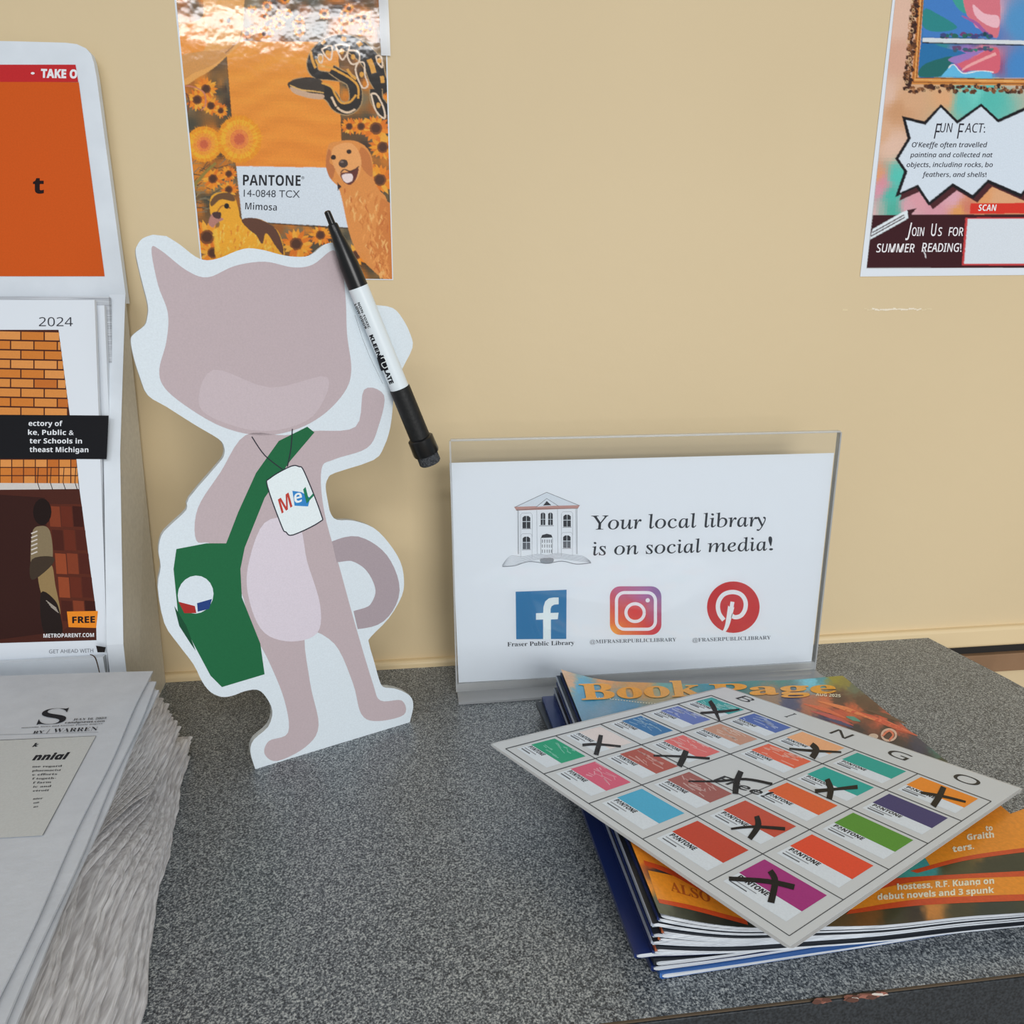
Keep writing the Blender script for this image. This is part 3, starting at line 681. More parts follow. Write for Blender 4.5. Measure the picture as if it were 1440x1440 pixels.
for j in range(5):
    for i in range(3):
        x = 190+i*46+j*12; y = 752+j*92
        x2 = min(x+42, edge_x(y+40)-4)
        if x2 > x+6: p.poly([(x, y), (x2, y+3), (x2+6, y+82), (x+6, y+80)], random.choice([(122, 56, 34), (140, 66, 38), (96, 40, 26), (70, 30, 22)]) if i < 2 else random.choice([(58, 24, 18), (76, 32, 24)]), 2)
p.poly([(-120, 700), (175, 720), (180, 900), (240, 1240), (-120, 1288)], (52, 26, 22), 2.2)
p.disc((165, 775), 36, 52, (30, 18, 16), 2.6, n=16)        # seated reader seen from the side
p.poly([(125, 860), (160, 830), (195, 850), (206, 950), (180, 1000), (125, 1020)], (126, 110, 84), 2.8, True)
for k in range(6): p.line([(122, 860+k*16), (146, 850+k*16)], 5, (196, 186, 178), 3.1)
p.poly([(150, 990), (200, 980), (216, 1060), (236, 1170), (210, 1180), (160, 1090)], (140, 116, 78), 3, True)
p.poly([(125, 960), (205, 950), (200, 985), (125, 1040)], (60, 48, 38), 3.2, True)
p.poly([(160, 1090), (215, 1120), (236, 1180), (240, 1250), (170, 1240)], (34, 24, 22), 3.2, True)
for k in range(4): p.line([(180+k*6, 1120+k*8), (220+k*3, 1150+k*6)], 3, (150, 140, 130), 3.6)
p.text('2024', (152, 52), (284, 52), 34, (46, 48, 56), 4, 'sans', -.004)
p.poly([(-120, 396), (424, 400), (416, 570), (-120, 567)], (22, 22, 26), 4)
for t_, x1, y in (('ectory of', 244, 440), ('ke, Public &', 288, 475), ('ter Schools in', 320, 508), ('theast Michigan', 345, 542)):
    p.text(t_, ({'e': 112, 'k': 110, 't': 116}[t_[0]], y), (x1, y+1), 19, (220, 222, 228), 5, 'sansb')
p.poly([(261, 1163), (382, 1161), (375, 1227), (268, 1224)], (226, 132, 36), 4)
p.text('FREE', (282, 1208), (371, 1206), 24, (30, 22, 26), 5, 'sansb', .02)
p.text('METROPARENT.COM', (170, 1265), (367, 1262), 15, (224, 224, 228), 5, 'sansb')
p.text('GET AHEAD WITH', (192, 1326), (364, 1322), 14, (110, 112, 120), 5, 'sans')
p.build('printed_cover', INK, mg)
for k, (dx_, dy_, zt_) in enumerate(((.0075, .010, .348), (.0095, .017, .355))):
    PL = leaning(-.105+dy_, .08, -.034+dy_*.6, .36)
    m2 = thing('boxed_magazine', (-.38, -.10+dy_, .005), ['second magazine in the display box, white edge just behind the brick wall cover', 'rearmost magazine in the display box, grey edge next to the header'][k], 'magazine', 'magazines in the display box')
    ext(PL, -.2640+dx_, -.50, .006, zt_, .004, 'pages', m2, M['paper'] if k == 0 else M['page'])

# ------------------------------------------------------------------ newspapers at the lower left
def nx_bottom(y): return np.interp(y, [-.50, -.361, -.30, -.22, -.16, -.117, -.05], [-.128, -.150, -.165, -.182, -.192, -.200, -.205])
def nx_top(y): return np.interp(y, [-.50, -.39, -.145], [-.157, -.174, -.213])
def fold_layers(name, parent, k0, k1, N, yback, seed, zmax=.0775, lower=True):
    """one bundle's folded page edges: rounded ridges with dark gaps between; lower bundle bulges towards the near end"""
    rnd = random.Random(seed); vs = []; fs = []; n = k1-k0; FB = .42
    def fb(y):
        t = min(1, max(0, (-.20-y)/.13)); t = t*t*(3-2*t); return FB+.50*t
    for k in range(n):
        g0 = (k+.5)/n
        ys = np.linspace(-.62, yback(k0+k, (k0+k)/N), 60)
        ph = rnd.uniform(0, 6); a1 = rnd.uniform(.0002, .0007); xo = rnd.uniform(-.0010, .0010)+(rnd.random() < .18)*.0022
        b = len(vs)
        for i, y in enumerate(ys):
            B_ = fb(y)
            if lower: f = B_*g0; th = zmax*B_/n
            else: f = B_+(.995-B_)*g0; th = zmax*(.995-B_)/n
            x = nx_bottom(y)*(1-f)+nx_top(y)*f+xo+.0013*math.sin(y*48+f*5)+a1*math.sin(y*120+ph)+.0004*math.sin(y*400+ph*3)
            if lower: x -= .011*g0**4+.0022*math.sin(y*30+1)*math.sin(g0*5)
            else: x += .0045*(1-g0)**3
            x -= .007*math.exp(-((y+.335)/.022)**2)*math.exp(-((f-.80)/.16)**2)
            z = zmax*f+.0002+.0009*math.sin(y*38+f*4)*math.sin(math.pi*f)
            dp = .0022
            vs += [(x-.09, y, z-th*.49), (x-.006, y, z-th*.49), (x-dp, y, z-th*.45), (x-dp*.35, y, z-th*.28), (x, y, z-th*.05), (x-dp*.1, y, z+th*.22), (x-dp*.7, y, z+th*.42), (x-.006, y, z+th*.45), (x-.09, y, z+th*.45)]
        K = 9
        for i in range(len(ys)-1):
            for j in range(K-1): fs.append((b+i*K+j, b+(i+1)*K+j, b+(i+1)*K+j+1, b+i*K+j+1))
        e = b+(len(ys)-1)*K; fs.append(tuple(e+j for j in range(K))); fs.append(tuple(b+K-1-j for j in range(K)))
    o = link(name, mesh(name, vs, fs), M['newsedge'], parent, False); o['kind'] = 'stuff'
    return o
N = 32
rn = random.Random(2)
jit = [rn.uniform(0, .012) for _ in range(N)]
def yb_low(k, f): return -.119-.02*(1 if k % 5 else 0)*0-(.006*(k % 4))-f*.02
def yb_mid(k, f): return -.126-f*.05-(k % 3)*.004+jit[k]*.4
g = 'stacked newspapers'
nb = thing('newspaper_bundle', (-.28, -.30, 0), 'lowest bundle of grey newspapers, crumpled folded edges resting on the countertop', 'newspapers', g)
fold_layers('folded_pages', nb, 0, 14, N, lambda k, f: -.117-(.012 if k % 6 < 3 else 0)-f*.06-jit[k], 1)
box('inner_pages', (-.44, -.62, .0003), (-.245, -.175, .0325), M['news'], nb)
nm = thing('newspaper_bundle', (-.28, -.30, .034), 'middle bundle of newspapers with fanned sawtooth corners, under the front-page one', 'newspapers', g)
fold_layers('folded_pages', nm, 14, 31, N, lambda k, f: -.150-jit[k]*.25+(k-14)*.0003, 2, lower=False)
box('inner_pages', (-.44, -.62, .0745), (-.27, -.185, .0768), M['news'], nm)
nt_ = thing('newspaper', (-.28, -.30, .0765), 'top newspaper with serif masthead letter S and news box, upper left corner pile', 'newspaper', g)
def sheet(name, z, corner_back, corner_front, tick, parent, sag=0.):
    a_, b_ = corner_back, corner_front
    ys = np.linspace(b_[1], a_[1], 30); vs = []; fs = []
    for i, y in enumerate(ys):
        t = (y-b_[1])/(a_[1]-b_[1]); xr = b_[0]+(a_[0]-b_[0])*t+.0007*math.sin(y*50+z*900)
        yy_ = y
        for j, xx in enumerate(np.linspace(0, 1, 10)):
            x = xr-xx*(.24+xr+.2); zz = z-sag*((1-xx)**8)
            vs += [(x, yy_+(.012*xx if i == 29 else 0), zz), (x, yy_+(.012*xx if i == 29 else 0), zz-tick)]
    W_ = 20
    for i in range(29):
        for j in range(9):
            q0 = i*W_+j*2; fs.append((q0, q0+2, q0+2+W_, q0+W_)); fs.append((q0+1, q0+1+W_, q0+3+W_, q0+3))
        fs.append((i*W_, i*W_+W_, i*W_+W_+1, i*W_+1))
    for j in range(9):
        q0 = 29*W_+j*2; fs.append((q0, q0+2, q0+3, q0+1)); q0 = j*2; fs.append((q0, q0+1, q0+3, q0+2))
    return link(name, mesh(name, vs, fs), M['news'], parent)
NT = Plane((0, 0, .0866), (0, 0, 1))
c1, c2 = NT.hit(214, 943), NT.hit(45, 1301); c2 = c1+(c2-c1)*1.9
sheet('front_page', .0866, c1, c2, .0011, nt_, .0004)
for k, (cc, z) in enumerate((((221, 958), .0842), ((222, 970), .0818), ((216, 978), .0795))):
    P_ = Plane((0, 0, z), (0, 0, 1)); d1 = P_.hit(*cc); d2 = d1+(c2-c1)
    sheet('inner_page', z, d1, d2, .0014, nt_, .0002)
p = Print(Plane((0, 0, .08675), (0, 0, 1)), (40, 930), 6.0)
nk = (34, 36, 42)
def ntx(t_, p0, p1, h, style=None, wt=0, c=nk): p.text(t_, p0, p1, h, c, 3, style, wt, up=(.42, -1))
ntx('S', (68, 537), (300, 527), 150, 'serifb', -.012)
ntx('JULY 16, 2025', (375, 500), (655, 487), 17, 'serifb')
ntx('candgnews.com', (306, 526), (640, 512), 15, 'sansb')
ntx('mmunity News and Grosse Pointe papers', (-60, 566), (624, 530), 9, 'serifb')
ntx('RY', (36, 612), (128, 606), 24, 'serifb'); p.line([(150, 612), (182, 574)], 3, nk, 3)
ntx('WARREN', (206, 602), (578, 585), 36, 'serifb', -.01)
p.line([(-300, 622), (590, 598)], 2, (120, 122, 128), 2)
p.poly([(-400, 674), (570, 630), (120, 1470), (-400, 1500)], (190, 192, 192), 1)
p.line([(-400, 674), (570, 630), (120, 1470)], 3.5, (40, 42, 46), 2)
ntx('k', (30, 724), (80, 720), 34, 'bi', .02); ntx('nnial', (30, 836), (330, 826), 56, 'sansbi', .03)
for i, (t_, xa, xb) in enumerate((('me regard', 30, 280), ('pharmacist', 30, 272), ('e efforts', 30, 240), ('f togeth-', 30, 232), ('f farm', 36, 190), ('ic and', 36, 190), ('etroit', 36, 172), ('', 0, 0), ('nter', 36, 120), ('on', 40, 90), ('ns', 40, 80))):
    if t_: ntx(t_, (xa, 898+i*34), (xb, 892+i*34), 18, 'serifb')
p.build('printed_text', INK, nt_)
# the near part of the pile: text continues as plain newsprint

# ------------------------------------------------------------------ die-cut board standee
A = np.array([-.142, -.162, 0.]); B = np.array([-.023, -.108, 0.]); nb_ = np.cross(B-A, [0, 0, 1.]); nb_ /= np.linalg.norm(nb_)
SP = Plane(A, nb_)
out = [(215, 330), (201, 335), (193, 345), (191, 357), (199, 393), (208, 429), (207, 447), (203, 458), (188, 470), (184, 479), (188, 502), (197, 531), (208, 556), (234, 572), (275, 598), (307, 617), (315, 628), (315, 640), (307, 652), (266, 700), (262, 717), (240, 738), (227, 753), (223, 775), (226, 797), (222, 826), (231, 876),
       (250, 905), (272, 934), (284, 958), (296, 973), (312, 980), (328, 978), (344, 972), (362, 970), (374, 980), (383, 1000), (377, 1022), (357, 1040), (352, 1057), (359, 1081.5)]
out2 = [(576, 1016.5), (581, 995), (579, 982), (570, 974), (554, 968), (539, 966), (533, 955), (526, 930), (519, 905), (521, 896), (547, 869), (565, 838), (568, 815), (563, 790), (547, 764), (525, 742), (496, 732), (474, 731), (465, 722), (461, 705), (458, 685), (461, 673), (471, 665), (525, 647), (540, 628), (549, 600), (553, 565), (556, 545), (566, 518),
        (580, 489), (577, 470), (566, 448), (552, 433), (528, 429), (515, 430), (505, 415), (497, 385), (493, 360), (487, 346), (474, 341), (456, 344), (436, 359), (415, 361), (394, 358), (372, 352), (349, 349), (330, 354), (311, 362), (292, 366), (275, 361), (253, 344), (234, 332)]
st = thing('board_standee', tuple((A+B)/2), 'white die-cut standee with plain grey figure shape, green bag and badge, on the counter', 'standee')
ol = [SP.hit(*q) for q in cat_rom(out, False, 3)+cat_rom(out2, False, 3)]
TH = .0055
prism('board', ol, -SP.n*TH, M['foam'], st)
fp = Print(SP); fp.poly([tuple(q) for q in cat_rom(out, False, 3)+cat_rom(out2, False, 3)], (206, 214, 221), 1); fp.build('white_face', INK, st)
fin = [SP.hit(352, 960)-SP.n*TH, SP.hit(352, 960)-SP.n*(TH+.004)]
c0 = A*.72+B*.28-SP.n*TH; bk_ = -SP.n
prism('easel_flap', [c0, c0+bk_*.045+np.array([-.012, 0, 0]), c0+bk_*.006+np.array([0, 0, .17])], (B-A)/np.linalg.norm(B-A)*.003, M['foam'], st)
p = Print(SP)
mv = (180, 164, 168); mv2 = (160, 146, 152); mv3 = (128, 120, 130)
# plain stand-in artwork: unfeatured blocks of the colours
p.poly([(213, 350), (226, 352), (262, 380), (292, 390), (330, 374), (372, 368), (412, 376), (440, 372), (468, 352), (480, 372), (486, 420), (488, 470), (494, 520), (484, 552), (452, 585), (410, 606), (362, 612), (312, 600), (266, 574), (232, 546), (224, 520), (234, 480), (236, 440), (222, 400)], mv, 2, True)
p.poly([(300, 520), (380, 545), (460, 530), (440, 585), (380, 606), (320, 596), (280, 570)], (188, 173, 178), 3, True)
p.poly([(345, 612), (400, 612), (440, 606), (500, 600), (512, 548), (540, 556), (532, 600), (516, 630), (470, 646), (452, 660), (456, 720), (478, 800), (500, 880), (524, 960), (535, 985), (565, 985), (568, 1005), (530, 1014), (508, 1004), (496, 960), (470, 905), (430, 890), (436, 960), (448, 1020), (430, 1050), (390, 1070), (372, 1060),
        (378, 1042), (405, 1030), (400, 985), (378, 930), (352, 880), (338, 830), (300, 768), (276, 760), (278, 715), (310, 664)], mv, 2, True)
p.line([(470, 776), (500, 772), (530, 792), (545, 830), (530, 862), (500, 872)], [30, 36, 36, 34, 30, 26], mv2, 2.3, True)
p.poly([(372, 735), (418, 735), (432, 790), (450, 850), (446, 890), (410, 902), (372, 890), (352, 850), (348, 800)], (206, 196, 206), 3, True)
grn = (32, 98, 62)
p.poly([(392, 620), (432, 600), (442, 608), (408, 648), (372, 700), (344, 770), (338, 800), (340, 840), (366, 905), (372, 948), (312, 966), (296, 950), (272, 905), (250, 860), (244, 800), (248, 772), (290, 764), (318, 764), (335, 720), (360, 665)], grn, 4)
p.poly([(245, 852), (262, 880), (275, 915), (268, 905), (252, 880)], (26, 74, 50), 4.5)
p.disc((275, 836), 25, 27, (206, 214, 222), 5, rot=.3)
p.poly([(251, 846), (274, 852), (276, 862), (259, 862)], (160, 44, 40), 5.6); p.poly([(277, 848), (298, 842), (294, 856), (278, 860)], (38, 62, 120), 5.6)
bdg = [(380, 672), (408, 656), (420, 656), (428, 664), (451, 722), (449, 734), (412, 752), (402, 748), (396, 740), (376, 684)]
p.poly(bdg, (216, 224, 232), 6, True); p.line(bdg, 1.6, (44, 46, 56), 6.5, True, True)
p.line([(354, 614), (372, 640), (397, 660)], 1.5, (44, 46, 56), 6.5, True); p.line([(411, 603), (409, 630), (404, 656)], 1.5, (44, 46, 56), 6.5, True)
p.poly([(411, 690), (424, 692), (436, 700), (433, 712), (414, 711)], (52, 126, 190), 7)
p.text('M', (396, 722), (411, 712), 20, (180, 62, 52), 8, 'sansb', 0, up=(-.28, -1))
p.text('e', (414, 708), (425, 705), 17, (222, 232, 240), 8, 'sansb', 0, up=(-.1, -1))
p.text('L', (431, 708), (441, 697), 20, (32, 116, 84), 8, 'sansb', 0, up=(-.25, -1))
p.build('printed_face', INK, st, 'plain grey figure shape with green bag and white badge')

# ------------------------------------------------------------------ dry-erase marker fixed to the standee
RB = .0071
mA = SP.hit(454, 299)+SP.n*.009; mB = SP.hit(598, 647)+SP.n*.009
mk = thing('dry_erase_marker', tuple(mB), 'black and white dry-erase marker attached upright to the board standee', 'marker')
lathe('cap_nub', mA, mB, [(0, .0012), (.004, .0022), (.05, .0024)], M['black'], mk, 20)
lathe('cap', mA, mB, [(.045, .0030), (.05, .0036), (.09, .0040), (.10, .0046), (.15, .0058), (.19, .0068), (.272, .0071)], M['black'], mk)
lathe('barrel', mA, mB, [(.270, .0064), (.272, RB), (.69, RB)], M['barrel'], mk)
lathe('end_cap', mA, mB, [(.672, .0073), (.675, .0078), (.895, .0080)], M['blackm'], mk)
lathe('eraser_collar', mA, mB, [(.888, .0088), (.893, .0100), (.955, .0103), (.962, .0098)], M['black'], mk)
lathe('eraser', mA, mB, [(.96, .0084), (1.0, .0086), (1.006, .0078)], M['felt'], mk)
# rectangular magnet that holds it
mid = mA+(mB-mA)*.35
p = Print(Tube(mA, mB, RB), (430, 290), 3.79)
kk = (22, 24, 30)
p.text('NON-TOXIC', (275, 516), (333, 652), 11.5, kk, 5, 'sansb', 0)
p.text('LOW-ODOR', (258, 524), (316, 657), 11.5, kk, 5, 'sansb', 0)
p.text('KLEEN', (338, 690), (384, 806), 19, kk, 5, 'sansb', .03)
for i in range(9):
    t_ = i/8; p.line([(381+30*t_, 806-13*t_), (392+31*t_, 842-14*t_), (404+32*t_, 878-14*t_)], 5.2, kk, 4)
p.line([(400, 812), (416, 806), (428, 826), (404, 840), (418, 862), (436, 854)], 4.5, (222, 228, 234), 6, True)
p.text('LATE', (416, 872), (448, 950), 22, kk, 5, 'sansb', .03)
p.line([(262, 580), (300, 700), (340, 800), (410, 946)], 1.6, (90, 92, 98), 2)
p.build('printed_lettering', INK, mk)

# ------------------------------------------------------------------ acrylic sign holder with its sheet
yh = -.064
HF = Plane((0, yh, 0), (0, -1, 0))
sg = thing('sign_holder', (.19, yh, 0), 'clear acrylic tabletop sign holder standing in front of the beige wall', 'sign holder')
x0, x1 = .0185, .3685; zt = .2365
box('front_pane', (x0, yh-.0022, .003), (x1, yh-.0004, zt), M['acrylic'], sg)
box('back_pane', (x0, yh+.0008, .003), (x1, yh+.0026, zt), M['acrylic'], sg)
e = .0012
for nme, lo, hi in (('polished_edge', (x0, yh-.0026, zt-.0002), (x1, yh+.003, zt+.0014)), ('polished_edge', (x0-e, yh-.0026, .003), (x0+.0002, yh+.003, zt)), ('polished_edge', (x1-.0002, yh-.0026, .003), (x1+e, yh+.003, zt))):
    box(nme, lo, hi, M['acrylic_edge'], sg)
box('bent_base', (x0, yh-.0022, .0030), (x1, yh+.0026, .0106), M['acrylic_edge'], sg)
box('foot', (x0, yh-.022, .0004), (x1+.001, yh+.045, .0030), M['acrylic_edge'], sg, bevel=.0004)
si = thing('printed_sign', (.19, yh, .011), 'white library social media sheet inside the acrylic holder', 'sign')
cs = [(632, 651), (1173, 637), (1141, 932), (645, 960)]
cs3 = [HF.hit(*q) for q in cs]
prism('sheet', [q+np.array([0, .0001, 0]) for q in cs3], (0, .0004, 0), M['paper'], si)
p = Print(Plane((0, yh+.0001, 0), (0, -1, 0)), (620, 590), 2.483)
tx = (30, 36, 46)
import functools
p.text('Your local library', (536, 384), (1141, 372), 50, tx, 2, 'italic', .004, up=(-.24, -1))
p.text('!', (1146, 457), (1160, 456), 50, tx, 2, 'serifb', -.006); p.text('is on social media', (533, 474), (1141, 457), 48, tx, 2, 'italic', .004, up=(-.24, -1))
p.text('Fraser Public Library', (232, 792), (466, 786), 15, tx, 2, 'serifb', 0)
p.text('@MIFRASERPUBLICLIBRARY', (520, 782), (822, 774), 13, (86, 90, 100), 2, 'serifb', -.003)
p.text('@FRASERPUBLICLIBRARY', (878, 776), (1152, 767), 13, (86, 90, 100), 2, 'serifb', -.003)
# blue square with f
p.poly([(261, 601), (439, 594), (438, 766), (263, 767)], (44, 112, 160), 1)
p.poly([(357, 767), (357, 698), (332, 699), (332, 676), (357, 675), (358, 655), (364, 635), (377, 624), (394, 621), (411, 621), (411, 645), (396, 646), (386, 652), (383, 662), (383, 675), (411, 674), (408, 697), (384, 698), (384, 767)], (214, 224, 234), 2)
# camera glyph with colour blend
def rr(cx, cy, hw, hh, r, n=6):
    o = []
    for (sx_, sy_, a0) in ((1, -1, -90), (1, 1, 0), (-1, 1, 90), (-1, -1, 180)):
        for i in range(n+1):
            a = math.radians(a0+90*i/n); o.append((cx+sx_*(hw-r)+r*math.cos(a), cy+sy_*(hh-r)+r*math.sin(a)))
    return o
ig = idw([(600, 740, (226, 150, 60)), (650, 745, (214, 110, 60)), (700, 740, (206, 70, 60)), (600, 690, (214, 90, 60)), (680, 670, (206, 66, 66)), (600, 620, (190, 74, 90)), (620, 600, (176, 90, 130)), (700, 600, (160, 100, 160)), (760, 600, (130, 96, 150)), (760, 680, (170, 100, 140)), (750, 740, (196, 60, 70))], 3)
poly = rr(680, 667, 90, 85, 36); cc = (680, 667)
for i in range(len(poly)):
    a_, b_ = poly[i], poly[(i+1) % len(poly)]
    for f0, f1 in ((0.001, .25), (.25, .5), (.5, .75), (.75, 1)):
        q = [(cc[0]+(a_[0]-cc[0])*f0, cc[1]+(a_[1]-cc[1])*f0), (cc[0]+(a_[0]-cc[0])*f1, cc[1]+(a_[1]-cc[1])*f1), (cc[0]+(b_[0]-cc[0])*f1, cc[1]+(b_[1]-cc[1])*f1), (cc[0]+(b_[0]-cc[0])*f0, cc[1]+(b_[1]-cc[1])*f0)]
        p.shade(q, [ig(*z) for z in q], 1)
lw = (222, 220, 230)
p.line(rr(681, 668, 68, 64, 28), 11, lw, 2, closed=True); p.ring((678, 674), 32, 31, 11, lw, 2); p.disc((722, 631), 7.5, 7.5, lw, 2)
# red disc with p
p.disc((1021, 655), 92, 90, (184, 46, 50), 1, n=40)
p.line([(988, 700), (973, 680), (967, 655), (972, 630), (990, 609), (1020, 602), (1048, 611), (1063, 634), (1062, 662), (1048, 684), (1027, 690), (1012, 682)], 15, (216, 222, 232), 2, True)
p.line([(1016, 640), (1006, 690), (998, 722), (986, 744)], [24, 18, 14, 8], (216, 222, 232), 2, True)
p.disc((1017, 640), 17, 16, (184, 46, 50), 2.5); p.line([(1018, 636), (1012, 668), (1004, 700)], [14, 13, 12], (216, 222, 232), 3, True)
# library building over an open book
p.frame((700, 680), 3.4286)
G = (88, 92, 100); lt = (150, 154, 162)
p.poly([(236, 42), (392, 106), (82, 114)], (200, 208, 218), 1); p.line([(82, 114), (236, 42), (394, 106)], 2.2, G, 2)
p.poly([(78, 112), (396, 104), (386, 120), (90, 130)], (176, 134, 128), 1.5); p.line([(88, 128), (184, 122), (290, 120), (386, 120)], 2, (80, 56, 56), 2)
p.poly([(184, 112), (236, 72), (290, 106)], (204, 212, 222), 2); p.line([(184, 114), (236, 72), (292, 108)], 2.2, G, 2.4); p.poly([(218, 106), (236, 84), (258, 104)], (36, 38, 46), 2.6)
for x in (96, 100, 188, 288, 376, 381): p.line([(x, 122), (x+2, 340)], 1.8, G if x in (96, 381) else lt, 2)
for (x, y, w_, h) in ((138, 156, 38, 60), (334, 150, 36, 58), (138, 256, 36, 60), (333, 250, 36, 60)):
    c_ = (34, 38, 46) if y < 200 else (88, 92, 100)
    p.poly([(x-w_/2, y+8), (x-w_/4, y), (x+w_/4, y), (x+w_/2, y+8), (x+w_/2, y+h*.5), (x-w_/2, y+h*.5)], (34, 38, 46), 2)
    p.poly([(x-w_/2, y+h*.5), (x+w_/2, y+h*.5), (x+w_/2, y+h), (x-w_/2, y+h)], c_, 2)
    p.line([(x, y), (x, y+h)], 2, (206, 214, 224), 2.6); p.line([(x-w_/2, y+h*.45), (x+w_/2, y+h*.45)], 3, (206, 214, 224), 2.6); p.line([(x-w_/2-3, y+h+3), (x+w_/2+3, y+h+2)], 2, G, 2.6)
    p.line([(x-w_/2-9, y+h+40), (x-w_/2-9, y-6), (x-w_/2-2, y-14), (x+w_/2+2, y-15), (x+w_/2+9, y-6), (x+w_/2+9, y+h+40)], 1.5, lt, 2.6)
for x in (218, 254):
    p.poly([(x-11, 146), (x-4, 140), (x+4, 140), (x+11, 146), (x+11, 200), (x-11, 200)], (34, 38, 46), 2); p.line([(x, 140), (x, 200)], 2, (206, 214, 224), 2.6); p.line([(x-11, 172), (x+11, 172)], 2, (206, 214, 224), 2.6)
p.line([(200, 204), (270, 203)], 2, G, 2.6)
p.poly([(208, 262), (214, 248), (236, 242), (258, 247), (264, 260)], (36, 40, 48), 2)
p.line([(208, 262), (208, 340)], 2, G, 2); p.line([(264, 262), (262, 340)], 2, G, 2)
for x in (215, 226, 238, 248, 258):
    for y in (270, 293, 318): p.line([(x, y), (x, y+16)], 4, (120, 124, 132), 2)
for k in range(7):
    f = k/6
    p.line([(236, 345+f*22), (190, 340+f*26), (120, 352+f*30), (60+f*-10, 350+f*44), (22, 392+f*6)], 1.6, (150, 156, 166), 1.5+.2*k, True)
    p.line([(236, 345+f*22), (290, 336+f*26), (350, 344+f*24), (410, 350+f*26), (448, 376+f*4)], 1.6, (150, 156, 166), 1.5+.2*k, True)
p.line([(22, 400), (80, 396), (150, 376), (236, 384), (310, 374), (380, 388), (450, 382)], 3.5, (110, 116, 126), 3, True)
p.poly([(208, 362), (266, 360), (260, 384), (212, 384)], (130, 136, 144), 2.8, True)
p.build('printed_artwork', INK, si)

# ------------------------------------------------------------------ pile of magazines
XS, YF, HT, LN, WD = .107, -.377, .042, .266, .262
def gprof(x): return .42+.58*math.exp(-max(0., x-XS)/.055)
def wave(x, y): return .0006*math.sin(x*70+1)*min(1, max(0, (x-XS)/.05))
def magazine(name, zr0, zr1, ox, oy, rot, cover_mat, label, width=WD, lng=LN, top=False):
    """zr0, zr1: bottom and top as shares of the pile height at the spine"""
    root = thing(name, (XS+.1, YF+.13, zr0*HT*.5+.0002), label, 'magazine', 'magazines in the pile')
    cr_, sr_ = math.cos(rot), math.sin(rot)
    def W3(a, b, z): return (XS+ox+a*cr_-b*sr_, YF+oy+a*sr_+b*cr_, z)
    def zz(a, b, f):
        x, y, _ = W3(a, b, 0); return HT*f*gprof(x)+.0003+wave(x, y)*f
    t = zr1-zr0; na, nb2 = 40, 8
    def solid(nm, material, a0, a1, f0, f1, b0, b1, rnd):
        vs = []; fs = []; As = [a0+(a1-a0)*((i/na)**1.5) for i in range(na+1)]
        for j in range(nb2+1):
            b = b0+(b1-b0)*(0 if j == 0 else (.011 if j == 1 else (j-1)/(nb2-1)))
            for i, a in enumerate(As):
                r = 1.0 if i else (0.25 if rnd else 1)
                if i == 1 and rnd: r = .75
                m = (f0+f1)/2; h = (f1-f0)/2*r; tp = (.78, .92)[j] if j < 2 else 1; mc = (zr0+zr1)/2; m = mc+(m-mc)*tp; h *= tp
                vs += [W3(a, b, zz(a, b, m-h)), W3(a, b, zz(a, b, m+h))]
        W_ = 2*(na+1)
        for j in range(nb2):
            for i in range(na):
                q = j*W_+2*i; fs += [(q, q+W_, q+W_+2, q+2), (q+1, q+3, q+W_+3, q+W_+1)]
            q = j*W_; fs.append((q, q+1, q+W_+1, q+W_)); q = j*W_+2*na; fs.append((q, q+W_, q+W_+1, q+1))
        for i in range(na):
            q = 2*i; fs.append((q, q+2, q+3, q+1)); q = nb2*W_+2*i; fs.append((q, q+1, q+3, q+2))
        return link(nm, mesh(nm, vs, fs), material, root, False)
    e_ = t*.07
    solid('pages', M['page'], .0012, width, zr0+e_*1.05, zr1-e_*1.05, 0, lng, True)
    if top: return root, zz
    # cover: top, bottom and spine
    inner = white_c if zr0 >= .385 else cover_mat
    solid('back_cover', inner, .0006, width+.0004, zr0+.001, zr0+e_, -.0001, lng+.0002, False)
    solid('front_cover', black_c if zr0 >= .385 else cover_mat, .0006, width+.0004, zr1-e_, zr1-.001, -.0001, lng+.0002, False)
    solid('spine', cover_mat, 0, .0016, zr0+.002, zr1-.002, .0006, lng-.0002, True)
    return root, zz
white_c = mat('white_cover', (206, 214, 224), .4, .4)
navy = mat('navy_cover', (24, 40, 92), .3, .5); black_c = mat('black_cover', (30, 34, 42), .35, .5)
blue_c = mat('blue_cover', (60, 104, 170), .35, .5); brown_c = mat('brown_cover', (150, 78, 44), .35, .5); grey_c = mat('grey_cover', (150, 156, 170), .35, .5); white_c = mat('white_cover', (206, 214, 224), .4, .4)
lo_specs = [
    (0.000, .100, .0025, 0, .045, blue_c, 'bottommost magazine of the pile, white edge on the countertop'),
    (0.100, .200, -.002, .001, .060, navy, 'second magazine from the bottom, blue cover line along its edge'),
    (0.200, .300, -.001, .0, .078, black_c, 'third magazine from the bottom, dark cover edge turned out at the back'),
    (0.300, .385, -.011, .002, .020, navy, 'navy blue magazine jutting out left from the middle of the pile')]
for s_ in lo_specs: magazine('magazine', *s_)
nU = 9; fr = [.385+(1-.385)*i/nU for i in range(nU+1)]
rn = random.Random(12)
ords = ['lowest', 'second lowest', 'third lowest', 'fourth lowest', 'middle', 'fourth from the top', 'third from the top', 'second from the top']
cvs = [navy, brown_c, grey_c, brown_c, navy, brown_c, grey_c, navy]; pale = True
